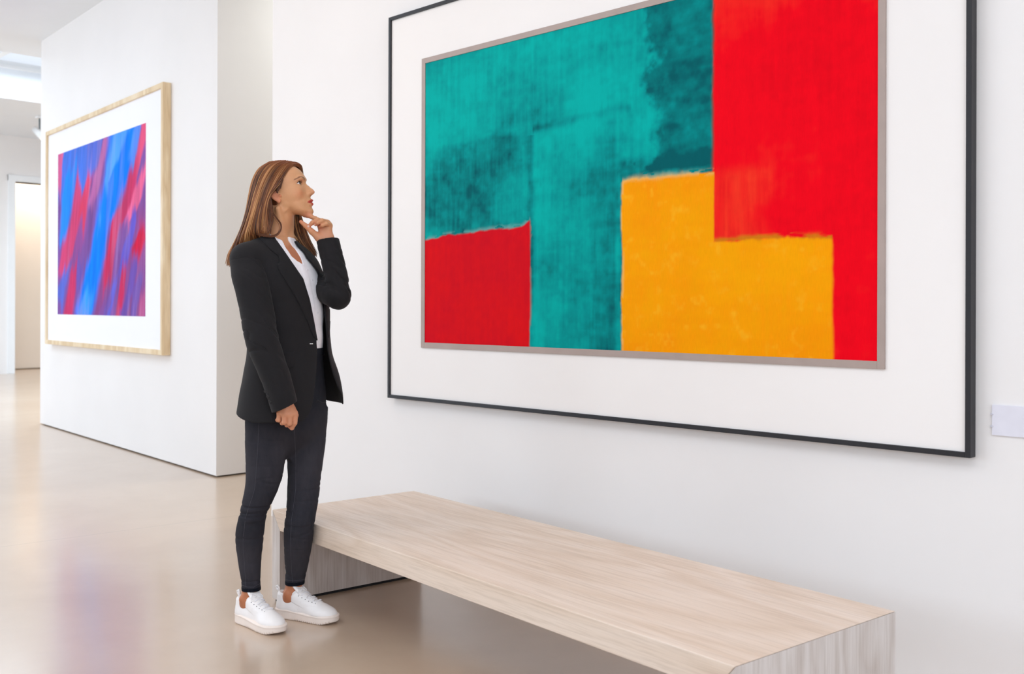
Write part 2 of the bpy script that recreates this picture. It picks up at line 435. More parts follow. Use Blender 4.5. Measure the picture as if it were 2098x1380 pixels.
    c = c * (0.94 + 0.12 * (n_f * .5 + n_str * .5))[..., None]
    return np.clip(c, 0, 1)
m_canvas = vcol_mat('oil_on_canvas', 0.75, 0.07, 0.06, 90, (3, 1, 0.4), 0.10)
cv = grid_canvas('canvas', CW, CH, 620, 380, big_colors, m_canvas, pt, Matrix.Translation(PL(CX0, FY + 0.0045, CZ0)))
cv['label'] = 'abstract canvas of teal, red and orange blocks'
del cv

# ================================================================== SMALLER PICTURE ON THE MIDDLE WALL
ang = math.atan2(-PD.y, -PD.x)
sp_loc = PA + PD * 2.318
sp = empty('framed_picture', 'blue and crimson streaked picture in a pale wood frame behind the woman', 'painting', (sp_loc.x, sp_loc.y, 0.822), ang)
m_pale = wood_mat('pale_ash_frame', (226, 198, 158), (237, 213, 176), (246, 227, 196), 'Z', 0.5, 5)
SW, SH, SD = 1.494, 2.066, 0.066
bm = bmesh.new()
add_box(bm, (-SW, -SD, 0), (-SW + 0.040, -0.002, SH), 0.002); add_box(bm, (SW - 0.040, -SD, 0), (SW, -0.002, SH), 0.002)
add_box(bm, (-SW + 0.04, -SD, 0), (SW - 0.04, -0.002, 0.040), 0.002); add_box(bm, (-SW + 0.04, -SD, SH - 0.04), (SW - 0.04, -0.002, SH), 0.002)
o = bm_obj('frame', bm, m_pale, sp); o['label'] = 'pale wood frame'
o = box('mat', (-SW + 0.03, -0.048, 0.03), (SW - 0.03, -0.038, SH - 0.03), paint_mat('mat_white', (246, 245, 250), 0.7, .03), sp); o['label'] = 'wide white mat'
STROKES = [  # (path of (u, v) from top to bottom, half widths, colour, strength): long brush strokes
    ([(.0, 1.0), (.0, .0)], [2, 2], (128, 84, 158), 1.0),
    ([(.13, 1.0), (.16, .80), (.12, .60)], [.22, .20, .05], (72, 122, 228), .95),
    ([(.42, 1.0), (.34, .80)], [.10, .07], (84, 120, 226), .8),
    ([(.98, .55), (.90, .25), (.86, .0)], [.12, .14, .16], (140, 76, 140), .9),
    ([(.60, .50), (.52, .25), (.46, .0)], [.14, .12, .10], (140, 70, 130), .85),
    ([(.04, 1.0), (.0, .74)], [.04, .03], (226, 96, 140), .9),
    ([(.16, .90), (.10, .70), (.04, .44)], [.05, .06, .04], (30, 140, 246), .95),
    ([(.23, .84), (.22, .62), (.12, .42), (.03, .24)], [.02, .07, .07, .05], (214, 70, 116), .95),
    ([(.37, .82), (.30, .64), (.28, .52)], [.03, .05, .04], (220, 62, 96), .9),
    ([(.30, .54), (.24, .42), (.20, .34)], [.05, .06, .05], (150, 80, 150), .8),
    ([(.10, .30), (.04, .16), (.02, .04)], [.04, .05, .05], (84, 112, 214), .85),
    ([(.19, .32), (.16, .18), (.11, .0)], [.03, .05, .06], (206, 52, 98), .9),
    ([(.24, .30), (.22, .14)], [.03, .03], (104, 88, 182), .8),
    ([(.56, 1.0), (.46, .80), (.40, .64)], [.03, .05, .03], (186, 104, 164), .9),
    ([(.75, 1.0), (.70, .82), (.62, .66), (.52, .52), (.46, .40), (.42, .28), (.36, .14), (.31, .0)], [.17, .15, .13, .09, .085, .10, .10, .10], (4, 128, 250), 1.0),
    ([(.72, 1.0), (.62, .84), (.56, .74)], [.10, .06, .02], (96, 172, 255), .75),
    ([(.90, 1.0), (.84, .84)], [.04, .05], (90, 150, 250), .85),
    ([(.38, .16), (.32, .0)], [.05, .07], (66, 164, 252), .7),
    ([(.48, .56), (.46, .46)], [.02, .02], (70, 164, 252), .6),
    ([(1.0, .98), (.94, .84), (.84, .70)], [.05, .05, .04], (222, 84, 122), .95),
    ([(.87, .82), (.80, .62), (.66, .50), (.60, .36)], [.06, .08, .06, .05], (206, 58, 104), .95),
    ([(.99, .78), (.90, .62), (.80, .50)], [.04, .06, .03], (234, 104, 148), .95),
    ([(.64, .48), (.58, .30), (.56, .16)], [.04, .06, .04], (206, 42, 84), .85),
    ([(.88, .50), (.80, .36), (.74, .24)], [.03, .05, .05], (96, 92, 204), .85),
    ([(1.0, .46), (.92, .36), (.89, .28)], [.05, .07, .05], (204, 24, 62), .95),
    ([(.68, .24), (.62, .10), (.57, .0)], [.03, .035, .04], (94, 104, 216), .8),
    ([(.78, .26), (.74, .14), (.70, .0)], [.025, .04, .04], (204, 40, 80), .85),
    ([(.88, .26), (.82, .12), (.76, .02)], [.03, .04, .04], (104, 84, 178), .8),
    ([(.98, .24), (.90, .12), (.86, .02)], [.04, .05, .04], (110, 94, 186), .7),
    ([(.60, .12), (.52, .0)], [.05, .05], (130, 84, 164), .7),
    ([(1.0, .14), (.97, .0)], [.05, .05], (196, 90, 136), .7)]
def small_colors(U, V):
    u = U / 2.247; v = V / 1.518
    # strokes were read off the picture seen at an angle: undo the foreshortening
    u = u * 8.12 / (u * 8.12 + (1 - u) * 9.84)
    s = u - v * 0.12
    c = np.zeros(U.shape + (3,)); c[:] = lin(128, 84, 158)
    bris = fbm(s * 34, v * 2.2, 105, 3) - .5; wob = fbm(s * 7, v * 3.0, 111, 4) - .5
    for i, (path, hw, rgb, st) in enumerate(STROKES):
        p = np.array(path)[::-1]; h = np.array(hw)[::-1]
        uc = np.interp(v, p[:, 1], p[:, 0]); w = np.interp(v, p[:, 1], h)
        loc = fbm(s * 16 + i * 3.7, v * 1.6 + i, 141 + i, 3) - .5
        d = np.abs(u - uc + wob * .05 + loc * .05) / w
        end = .05; vm = sstep(p[0, 1] - end, p[0, 1] + end, v + bris * .22) * (1 - sstep(p[-1, 1] - end, p[-1, 1] + end, v + bris * .22)) if i else 1.0
        if p[0, 1] <= .02 and i: vm = 1 - sstep(p[-1, 1] - end, p[-1, 1] + end, v + bris * .22)
        if p[-1, 1] >= .98 and i: vm = sstep(p[0, 1] - end, p[0, 1] + end, v + bris * .22)
        m = st * (1 - sstep(.62, 1.25, d + bris * .55)) * vm
        k = np.array(lin(*rgb)) * (1 + .5 * loc[..., None])
        c = c * (1 - m[..., None]) + k * m[..., None]
    f1 = fbm(s * 90, v * 5, 131, 3); f2 = fbm(s * 26 + 5, v * 2.4, 137, 3)
    c = c * (.84 + .32 * f1)[..., None]
    c = c + (np.array(lin(214, 170, 220)) - c) * (.35 * np.clip(f2 - .60, 0, 1) * 2)[..., None]
    return np.clip(c, 0, 1)
m_canvas2 = vcol_mat('streaked_print', 0.75, 0.08, 0.04, 60)
o = grid_canvas('canvas', 2.247, 1.518, 300, 240, small_colors, m_canvas2, sp, Matrix.Translation((-1.142, -0.050, 1.113 - 0.822)))
o['label'] = 'canvas of leaning blue and crimson brush streaks'

# ================================================================== BENCH
bench = empty('bench', 'long low bench of pale washed oak with slab ends below the large painting', 'bench', (-3.648, 2.2812, 0), -0.0986)
BL, BW, BH, TT = 2.348, 0.691, 0.3704, 0.076
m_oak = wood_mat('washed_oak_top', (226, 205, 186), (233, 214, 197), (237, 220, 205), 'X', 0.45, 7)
m_oak_end = wood_mat('washed_oak_end', (206, 195, 189), (215, 206, 201), (221, 213, 209), 'Z', 0.5, 9)  # greyer copy of the oak, cool daylight put into its colour
def slab_part(name, poly, y0, y1, mat, bevel=0.003):
    bm = bmesh.new()
    A = [bm.verts.new((x, y0, z)) for x, z in poly]; B = [bm.verts.new((x, y1, z)) for x, z in poly]; n = len(poly)
    bm.faces.new(A); bm.faces.new(B[::-1])
    for i in range(n): bm.faces.new((A[(i + 1) % n], A[i], B[i], B[(i + 1) % n]))
    bmesh.ops.recalc_face_normals(bm, faces=bm.faces)
    bmesh.ops.bevel(bm, geom=list(bm.edges), offset=bevel, segments=2, affect='EDGES', profile=.6)
    return bm_obj(name, bm, mat, bench)
ET, gp = 0.066, 0.0003
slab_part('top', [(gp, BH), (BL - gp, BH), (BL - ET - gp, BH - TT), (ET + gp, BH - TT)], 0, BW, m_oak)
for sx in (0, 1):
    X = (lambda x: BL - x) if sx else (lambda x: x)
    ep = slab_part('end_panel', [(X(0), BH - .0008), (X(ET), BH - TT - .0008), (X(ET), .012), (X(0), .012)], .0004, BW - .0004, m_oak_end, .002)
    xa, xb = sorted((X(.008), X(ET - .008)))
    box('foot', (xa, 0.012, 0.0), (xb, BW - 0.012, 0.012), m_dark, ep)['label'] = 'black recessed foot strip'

# ================================================================== SMALL THINGS
wl = empty('wall_label', 'blank pale lavender caption plate on the wall right of the large painting', 'sign', (-0.985, WALL_Y, 0.820))
box('plate', (-0.172, -0.006, 0.0), (0.16, -0.0005, 0.091), plain('lavender_card', (232, 230, 240), 0.5), wl, 0.001)
for z in (0.026, 0.062):
    box('clip', (-0.176, -0.008, z - 0.002), (-0.168, 0.0, z + 0.002), plain('clear_clip', (206, 204, 214), 0.3), wl)

st = empty('ceiling_spotlight', 'small spotlight hanging from the rear ceiling beside the tall doorway, peeking past the white wall', 'lamp', (-16.63, 6.19, 4.15))
bm = bmesh.new(); add_box(bm, (-0.05, -0.05, -0.03), (0.05, 0.05, 0.0), .004); bm_obj('mount', bm, m_trim, st)
bm = bmesh.new(); add_tube(bm, [(0, 0, -0.03), (0, 0, -0.22)], 0.012); bm_obj('stem', bm, plain('grey_metal', (110, 120, 124), .4, .8), st)
bm = bmesh.new(); add_tube(bm, [(-0.06, -0.05, -0.20), (0.10, 0.02, -0.34)], [0.05, 0.06], 20); h = bm_obj('head', bm, m_trim, st, True)
em = NT('spot_bulb'); em.b.inputs['Emission Color'].default_value = (1, .72, .4, 1); em.b.inputs['Emission Strength'].default_value = 14
bm = bmesh.new(); bmesh.ops.create_uvsphere(bm, u_segments=16, v_segments=10, radius=0.045, matrix=Matrix.Translation((0.105, 0.025, -0.345))); bm_obj('bulb', bm, em.m, h, True)

# ================================================================== PERSON
# Figure is modelled as signed distance fields in its own frame (x to the picture's right,
# y away, z up, origin on the floor between the feet) and meshed with surface nets.
ORI = np.array([-3.32836, 2.13975, 0.0]); PROT = R(57.26362)
D_OR = math.hypot(ORI[0], ORI[1])
_Rv = np.array([math.cos(PROT), math.sin(PROT)]); _Dv = np.array([-math.sin(PROT), math.cos(PROT)])
CAM_L = np.array([0.0, -D_OR, CAM_H])
def ray(px, py):
    u, v = px - 1049, py - HORIZON; c, s = math.cos(ROLL), math.sin(ROLL)
    u, v = c * u + s * v, -s * u + c * v
    r, up = u / FPX, -v / FPX
    w = np.array([-math.sin(YAW) + math.cos(YAW) * r, math.cos(YAW) + math.sin(YAW) * r])
    return np.array([w @ _Rv, w @ _Dv, up])
T0 = -0.07
def M(px, py, t=0.0):
    """body landmark measured in the photograph, t metres in front of the figure's mid plane"""
    d = ray(px, py); k = (D_OR - (t + T0)) / d[1]
    return CAM_L + d * k
def hits(pts, f, y0=-0.5, y1=0.6):
    """first point of field f met by the line of sight through each measured landmark"""
    out = []
    Dd = np.array([ray(*p) for p in pts]); Dd = Dd / Dd[:, 1:2]
    t = np.full(len(pts), D_OR + y0)
    for _ in range(160):
        P = CAM_L + Dd * t[:, None]; t = t + np.clip(f(P), -0.01, 0.05) * 0.6
        t = np.minimum(t, D_OR + y1)
    return CAM_L + Dd * t[:, None]

# ---- field primitives
def smin(a, b, k):
    h = np.maximum(k - np.abs(a - b), 0) / k; return np.minimum(a, b) - h * h * k * 0.25
def smax(a, b, k): return -smin(-a, -b, k)
def rc(P, a, b, ra, rb):
    a = np.asarray(a, float); b = np.asarray(b, float); ba = b - a
    h = np.clip(((P - a) @ ba) / max(ba @ ba, 1e-12), 0, 1)
    return np.sqrt((((P - a) - h[:, None] * ba) ** 2).sum(1)) - (ra + (rb - ra) * h)
def chain(P, pts, rs, k=0.01):
    d = None
    for i in range(len(pts) - 1):
        e = rc(P, pts[i], pts[i + 1], rs[i], rs[i + 1]); d = e if d is None else smin(d, e, k)
    return d
def ell(P, c, r, Rm=None):
    q = P - np.asarray(c, float)
    if Rm is not None: q = q @ Rm            # columns of Rm are the local axes
    r = np.asarray(r, float)
    k0 = np.sqrt(((q / r) ** 2).sum(1)); k1 = np.sqrt(((q / (r * r)) ** 2).sum(1)) + 1e-9
    return k0 * (k0 - 1) / k1
def poly_sd(x, y, poly):
    poly = np.asarray(poly, float); n = len(poly)
    d = np.full(x.shape, 1e9); s = np.ones(x.shape)
    j = n - 1
    for i in range(n):
        ex, ey = poly[j] - poly[i]; wx, wy = x - poly[i, 0], y - poly[i, 1]
        h = np.clip((wx * ex + wy * ey) / (ex * ex + ey * ey + 1e-12), 0, 1)
        d = np.minimum(d, (wx - ex * h) ** 2 + (wy - ey * h) ** 2)
        c1 = y >= poly[i, 1]; c2 = y < poly[j, 1]; c3 = ex * wy > ey * wx
        s = np.where((c1 & c2 & c3) | (~c1 & ~c2 & ~c3), -s, s); j = i
    return s * np.sqrt(d)
def axis_yaw(a): return np.array([math.cos(a), -math.sin(a)]), np.array([math.sin(a), math.cos(a)])
class Loft:
    """stack of elliptic rings: (z, cx, cy, half width, half depth, yaw)"""
    def __init__(s, rings):
        r = np.array(sorted(rings)); s.r = r
    def par(s, z):
        r = s.r; z = np.clip(z, r[0, 0], r[-1, 0]); n = len(r)
        i = np.clip(np.searchsorted(r[:, 0], z) - 1, 0, n - 2)
        z0, z1 = r[i, 0], r[i + 1, 0]; t = (z - z0) / (z1 - z0)
        out = []
        m = np.gradient(r[:, 1:], r[:, 0], axis=0) if n > 2 else np.repeat((r[1:, 1:] - r[:1, 1:]) / (r[1, 0] - r[0, 0]), 2, 0)
        h = (z1 - z0)
        for c in range(5):
            p0, p1 = r[i, c + 1], r[i + 1, c + 1]; m0, m1 = m[i, c] * h, m[i + 1, c] * h
            out.append((2 * t ** 3 - 3 * t ** 2 + 1) * p0 + (t ** 3 - 2 * t ** 2 + t) * m0 + (-2 * t ** 3 + 3 * t ** 2) * p1 + (t ** 3 - t ** 2) * m1)
        return out
    def local(s, P):
        cx, cy, w, d, a = s.par(P[:, 2]); x, y = P[:, 0] - cx, P[:, 1] - cy
        return x * np.cos(a) - y * np.sin(a), x * np.sin(a) + y * np.cos(a), w, d      # f (front), u (to her left)
    def __call__(s, P, cap=True):
        f, u, w, d = s.local(P)
        r = np.sqrt((f / d) ** 2 + (u / w) ** 2) + 1e-9; rad = np.sqrt(f * f + u * u)
        dist = rad * (1 - 1 / r)
        if cap: dist = np.maximum(dist, np.maximum(P[:, 2] - s.r[-1, 0], s.r[0, 0] - P[:, 2]))
        return dist

# ---- surface nets on a rectilinear grid, evaluated only near the surface
def surf(f, xs, ys, zs, blk=10, margin=0.004, slack=1.7):
    nx, ny, nz = len(xs), len(ys), len(zs)
    V = np.full((nx, ny, nz), 1.0, np.float32)
    bi = [list(range(0, n, blk)) for n in (nx, ny, nz)]
    cen = []; hd = []; idx = []
    for i in bi[0]:
        for j in bi[1]:
            for k in bi[2]:
                i1, j1, k1 = min(i + blk, nx - 1), min(j + blk, ny - 1), min(k + blk, nz - 1)
                a = np.array([xs[i], ys[j], zs[k]]); b = np.array([xs[i1], ys[j1], zs[k1]])
                cen.append((a + b) / 2); hd.append(np.linalg.norm(b - a) / 2); idx.append((i, j, k))
    cen = np.array(cen); hd = np.array(hd); fc = f(cen)
    keep = np.abs(fc) < hd * slack + margin
    for (i, j, k), v, kp in zip(idx, fc, keep):
        if not kp and v < 0: V[i:i + blk, j:j + blk, k:k + blk] = -1.0
    kept = [idx[q] for q in np.nonzero(keep)[0]]
    CH = 300
    for c in range(0, len(kept), CH):
        Ps = []; sl = []
        for (i, j, k) in kept[c:c + CH]:
            X, Y, Z = np.meshgrid(xs[i:i + blk], ys[j:j + blk], zs[k:k + blk], indexing='ij')
            Ps.append(np.stack([X.ravel(), Y.ravel(), Z.ravel()], 1)); sl.append((i, j, k, X.shape))
        v = f(np.vstack(Ps)); o = 0
        for i, j, k, sh in sl:
            n = sh[0] * sh[1] * sh[2]
            V[i:i + sh[0], j:j + sh[1], k:k + sh[2]] = v[o:o + n].reshape(sh); o += n
    S = V < 0
    cnt = np.zeros((nx - 1, ny - 1, nz - 1), np.int8)
    for a in (0, 1):
        for b in (0, 1):
            for c in (0, 1): cnt += S[a:nx - 1 + a, b:ny - 1 + b, c:nz - 1 + c]
    act = (cnt > 0) & (cnt < 8)
    I, J, K = np.nonzero(act)
    vid = np.full(act.shape, -1, np.int32); vid[I, J, K] = np.arange(len(I))
    acc = np.zeros((len(I), 3)); num = np.zeros(len(I))
    for ax in range(3):
        for p in (0, 1):
            for q in (0, 1):
                o = [0, 0, 0]; oth = [z for z in range(3) if z != ax]; o[oth[0]] = p; o[oth[1]] = q
                e = list(o); e[ax] = 1
                va = V[I + o[0], J + o[1], K + o[2]].astype(float); vb = V[I + e[0], J + e[1], K + e[2]].astype(float)
                cr = (va < 0) != (vb < 0); t = np.where(cr, va / np.where(cr, va - vb, 1), 0)
                pa = np.stack([xs[I + o[0]], ys[J + o[1]], zs[K + o[2]]], 1); pb = np.stack([xs[I + e[0]], ys[J + e[1]], zs[K + e[2]]], 1)
                acc += np.where(cr[:, None], pa + (pb - pa) * t[:, None], 0); num += cr
    verts = acc / np.maximum(num, 1)[:, None]
    quads = []
    def emit(mask_a, mask_b, c):
        for flip, m in ((False, mask_a & ~mask_b), (True, ~mask_a & mask_b)):
            i, j, k = np.nonzero(m); q = c(i, j, k)
            quads.append(np.stack(q[::-1] if flip else q, 1))
    emit(S[:-1, 1:-1, 1:-1], S[1:, 1:-1, 1:-1], lambda i, j, k: [vid[i, j, k], vid[i, j + 1, k], vid[i, j + 1, k + 1], vid[i, j, k + 1]])
    emit(S[1:-1, :-1, 1:-1], S[1:-1, 1:, 1:-1], lambda i, j, k: [vid[i, j, k], vid[i, j, k + 1], vid[i + 1, j, k + 1], vid[i + 1, j, k]])
    emit(S[1:-1, 1:-1, :-1], S[1:-1, 1:-1, 1:], lambda i, j, k: [vid[i, j, k], vid[i + 1, j, k], vid[i + 1, j + 1, k], vid[i, j + 1, k]])
    F = np.vstack(quads); F = F[(F >= 0).all(1)]
    return verts, F.astype(np.int32)
def rng_axis(segs):
    """segs: [(a, b, step), ...] consecutive"""
    out = []
    for a, b, h in segs: out.append(np.linspace(a, b, max(2, int(round((b - a) / h)) + 1))[:-1])
    out.append(np.array([segs[-1][1]])); return np.concatenate(out)
def n3(P, s, seed):
    """cheap 3-D noise, -1..1"""
    return (vnoise(P[:, 0] * s + 7, P[:, 2] * s + P[:, 1] * s * 0.7 + 50, seed) + vnoise(P[:, 1] * s + 91, P[:, 2] * s - P[:, 0] * s * 0.6 + 20, seed + 3)) - 1.0

# ---- head frame (millimetres: x to the face, y to her left, z up)
PHI, THETA = R(15), R(20)
HO = M(583, 405, 0.0)
h_f = np.array([math.cos(PHI) * math.cos(THETA), -math.sin(PHI) * math.cos(THETA), math.sin(THETA)])
h_l = np.array([math.sin(PHI), math.cos(PHI), 0.0]); h_u = np.cross(h_f, h_l)
HM = np.stack([h_f, h_l, h_u], 1)
def to_head(P): return ((P - HO) @ HM) * 1000.0
def from_head(q): return HO + (np.asarray(q, float) / 1000.0) @ HM.T
def head_xyz(*q): return from_head(q)

_hz = np.array([-99, -95, -90, -83, -74, -66, -52, -43, -33, -15, -5, 8, 20, 31, 42, 55, 67, 82, 96, 106, 114, 119, 122.])
_xf = np.array([60, 71, 79, 85, 86, 86.5, 91, 93, 93.5, 92, 92, 92.5, 92.5, 97, 100.5, 99.5, 96.5, 90, 80, 68, 52, 34, 12.])
_xb = np.array([52, 44, 40, 34, 18, 6, -8, -20, -46, -66, -72, -77, -80, -82, -83, -83, -81, -75, -63, -50, -36, -24, -6.])
_hw = np.array([7, 15, 22, 30, 40, 46, 52, 55, 58, 62, 63.5, 65, 66, 67, 68, 69, 69, 66, 57, 46, 33, 22, 6.])
EYE_X, EYE_Y, EYE_Z, EYE_R = 70.5, 31.0, 25.0, 12.3
def skull(q):
    z = np.clip(q[:, 2], _hz[0], _hz[-1])
    xf, xb, hw = np.interp(z, _hz, _xf), np.interp(z, _hz, _xb), np.interp(z, _hz, _hw)
    xc = (xf + xb) / 2; hx = (xf - xb) / 2
    dx = q[:, 0] - xc; t = np.clip(dx / hx, -1, 1)
    low = 1 - sstep(-55, -5, z)
    hw = hw * (1 - (0.14 + .16 * low) * np.clip(t, 0, 1) ** 2 - 0.10 * low * t)
    n = 2.25 - .25 * low
    r = (np.abs(dx / hx) ** n + np.abs(q[:, 1] / hw) ** n) ** (1 / n) + 1e-9
    rad = np.sqrt(dx * dx + q[:, 1] ** 2)
    d = rad * (1 - 1 / r)
    return np.maximum(d, np.maximum(q[:, 2] - 122, -99 - q[:, 2])) * 0.9
def eye_open(q, sg):
    s = np.clip(sg * q[:, 1] - EYE_Y, -20, 20); z = q[:, 2] - EYE_Z - 0.10 * s
    up = 8.0 * (1 - (s / 14.5) ** 2); lo = -5.6 * (1 - (s / 14.0) ** 2)
    return np.maximum(np.maximum(z - up, lo - z), EYE_X - 2 - q[:, 0])
def head_sdf(q):
    """millimetres"""
    d = skull(q)
    ay = np.abs(q[:, 1]); qs = np.stack([q[:, 0], ay, q[:, 2]], 1)      # mirrored features
    d = smin(d, ell(qs, (50, 43, -4), (26, 14, 22)), 22)                # cheekbones
    d = smin(d, ell(qs, (84, 22, 41), (13, 22, 7)), 12)                 # brow ridge
    d = smin(d, ell(q, (76, 0, -86), (10, 17, 9)), 10)                  # chin
    d = smin(d, ell(qs, (-2, 49, -42), (14, 6, 16)), 14)                # jaw angle
    d = smax(d, -ell(qs, (97, 32, 22), (14, 17, 11)), 9)                # eye sockets
    # nose
    d = smin(d, chain(q, [(89, 0, 22), (97, 0, 6), (106, 0, -9), (109.5, 0, -16.5)], [6, 6.0, 6.5, 7.4], 4), 7)
    d = smin(d, ell(q, (91, 0, -7), (13, 13.5, 21)), 6)
    d = smin(d, ell(qs, (94, 8.5, -18.5), (11, 7.5, 8)), 8)
    d = smin(d, rc(q, (107, 0, -21), (95, 0, -25), 4.2, 4), 4)
    # mouth
    d = smin(d, ell(q, (79, 0, -50), (14, 20, 15)), 10)
    d = smin(d, ell(qs, (89, 5, -44.5), (10.5, 17, 4.6)), 4)
    d = smin(d, ell(q, (85, 0, -59), (11.5, 18, 6.3)), 4)
    d = smax(d, -ell(q, (102, 0, -52.3), (11.5, 25, 1.1)), 2.2)
    d = smax(d, -ell(q, (97.5, 0, -67.5), (7, 18, 3)), 5)
    d = smax(d, -rc(q, (101.5, 0, -27), (102, 0, -40), 2.6, 2.6), 3)   # philtrum
    # eyelids
    lid = np.sqrt(((qs - np.array([EYE_X, EYE_Y, EYE_Z])) ** 2).sum(1)) - 13.4
    d = smin(d, lid, 3.5)
    d = smax(d, -eye_open(qs, 1.0), 0.8)
    # ears
    e = []
    ca, sa = math.cos(R(20)), math.sin(R(20))
    Rm = np.array([[ca, 0, -sa], [0, 1, 0], [sa, 0, ca]])
    Ry = np.array([[math.cos(R(24)), math.sin(R(24)), 0], [-math.sin(R(24)), math.cos(R(24)), 0], [0, 0, 1]])
    E = Ry @ Rm
    ear = ell(qs, (-15, 71, 8), (17, 5.2, 28), E)
    ear = smin(ear, ell(qs, (-10, 68, -17), (7.5, 4.6, 8)), 5)
    ear = smax(ear, -ell(qs, (-10, 77, 4), (8, 6.5, 12), E), 3)
    ear = smax(ear, -ell(qs, (-17, 79, 17), (8.5, 5, 13), E), 3)
    ear = smin(ear, ell(qs, (2, 67, 0), (5, 5, 6)), 4)
    return smin(d, ear, 3)

# ---- torso lofts
def ring(py, px, t, w, d, yaw): p = M(px, py, t); return (p[2], p[0], p[1], w, d, R(yaw))
torso = Loft([ring(870, 592, 0, .150, .108, 42), ring(820, 592, 0, .165, .112, 42), ring(760, 592, 0, .145, .102, 42), ring(705, 592, 0, .125, .094, 42),
              ring(660, 590, 0, .130, .100, 42), ring(610, 585, 0, .142, .112, 43), ring(560, 577, 0, .150, .116, 44), ring(535, 573, 0, .150, .104, 45),
              ring(518, 570, 0, .140, .086, 45), ring(504, 567, 0, .105, .066, 45), ring(492, 565, 0, .066, .055, 45)])
RS, LS = M(507, 532, .115), M(624, 556, -.100)
RE, RW = M(537, 698, .185), M(583, 832, .215)
LE, LW = M(696, 606, .085), M(671, 500, .045)
NB, NT_ = M(565, 497, 0.0), M(574, 436, 0.004)
def neck_sdf(P):
    d = rc(P, NT_, NB, 0.050, 0.055)
    n = M(587, 502, .022)
    d = smin(d, rc(P, M(570, 428, .058), n, 0.011, 0.008), 0.012)       # neck muscle
    d = smin(d, rc(P, M(596, 440, -.02), M(596, 500, .02), 0.010, 0.008), 0.02)
    return d
HAND_L = dict(
    palm=[(M(670, 503, .045), .025), (M(655, 486, .045), .0155), (M(677, 486, .047), .0145), (M(655, 458, .040), .0110), (M(663, 456, .041), .0115), (M(670, 457, .043), .0110), (M(675, 462, .045), .0105)],
    fingers=[([(655, 456, .038), (646, 447.5, .040), (638, 444, .038), (630.5, 441.5, .036)], [.0098, .0088, .0080, .0066]),
             ([(662, 454, .042), (650.5, 450, .058), (640, 456, .068), (633, 463, .064)], [.0100, .0090, .0080, .0066]),
             ([(670, 455, .046), (660, 452, .068), (651, 456, .074), (646.5, 460, .066)], [.0098, .0088, .0078, .0064]),
             ([(675.5, 460, .050), (668.5, 458, .070), (660, 461.5, .073), (655.5, 464, .062)], [.0090, .0080, .0070, .0058])],
    thumb=([(655, 488, .052), (639, 474.5, .060), (626, 462, .056), (616.5, 454, .052)], [.0150, .0112, .0092, .0070]))
HAND_R = dict(
    palm=[(M(584, 826, .215), .0235), (M(586, 838, .222), .0230), (M(603, 846, .220), .0115), (M(594, 849, .228), .0120), (M(584, 848, .230), .0115), (M(573.5, 845, .226), .0105)],
    fingers=[([(603, 848, .222), (603.5, 866, .222), (598, 876, .208), (593, 873, .190)], [.0105, .0094, .0084, .0072]),
             ([(593.5, 850, .230), (593, 867, .232), (588, 870, .214), (588, 862, .198)], [.0105, .0094, .0084, .0072]),
             ([(582.5, 849, .232), (582, 865, .234), (578, 866, .216), (579, 858, .202)], [.0100, .0090, .0080, .0068]),
             ([(572, 847, .226), (571, 860, .226), (568.5, 860, .210), (571, 853, .198)], [.0090, .0080, .0070, .0060])],
    thumb=([(597, 836, .205), (605, 850, .192), (604, 862, .182), (599, 870, .180)], [.0140, .0110, .0095, .0075]))
def hand_sdf(P, H, wrist, elbow):
    w = np.asarray(H['palm'][0][0])
    pl = H['palm']; d = None
    for c, r in pl[1:]:
        e = rc(P, w, c, pl[0][1] * 0.82, r); d = e if d is None else smin(d, e, 0.010)
    mc = pl[-4:]
    for a, b in zip(mc, mc[1:]): d = smin(d, rc(P, a[0], b[0], a[1], b[1]), 0.008)
    th = [M(*p) for p in H['thumb'][0]]
    d = smin(d, rc(P, th[0], th[1], H['thumb'][1][0], H['thumb'][1][1]), 0.014)
    fing = chain(P, th[1:], H['thumb'][1][1:], 0.003)
    d = smin(d, fing, 0.004)
    for pts, rs in H['fingers']:
        d = smin(d, chain(P, [M(*p) for p in pts], rs, 0.003), 0.0022)
    d = smin(d, rc(P, w, w + (elbow - w) * 0.5, 0.0245, 0.033), 0.014)
    return d
LEG_R = [(872, 548, .050, .082), (900, 546, .050, .0785), (950, 543.5, .052, .0715), (990, 539, .055, .0640), (1030, 526.5, .060, .0545), (1060, 517, .058, .0500), (1090, 512, .044, .0520), (1130, 511, .032, .0470), (1160, 512, .026, .0400), (1190, 514, .022, .0345), (1212, 515, .020, .0345)]
LEG_L = [(865, 629, -.055, .075), (900, 629, -.045, .0720), (950, 625, -.018, .0670), (1000, 622, .012, .0605), (1030, 619.5, .030, .0575), (1055, 616, .050, .0555), (1080, 613, .051, .0560), (1110, 611, .040, .0530), (1140, 609, .014, .0475), (1170, 606.5, -.014, .0400), (1195, 604, -.024, .0355), (1203, 604, -.026, .0350)]
def tube_loft(pts, rs):
    return Loft([(p[2], p[0], p[1], r, r, 0.0) for p, r in zip(pts, rs)])
def leg_sdf(P, L, shrink=0.0):
    f = tube_loft([M(px, py, t) for py, px, t, r in L], [r - shrink for *_, r in L])
    return np.maximum(f(P, False), np.maximum(P[:, 2] - f.r[-1, 0], f.r[0, 0] - P[:, 2]))
SHOE_R = (np.array([-0.176, 0.106, 0.0]), R(-52)); SHOE_L = (np.array([-0.031, 0.138, 0.0]), R(-36))
def shoe_pt(S, x, y, z):
    c, s = math.cos(S[1]), math.sin(S[1]); return S[0] + np.array([c * x - s * y, s * x + c * y, z])
def gate(d, P, c, r, fn, k):
    m = ((P - np.asarray(c)) ** 2).sum(1) < r * r
    if m.any(): d[m] = smin(d[m], fn(P[m]), k)
    return d
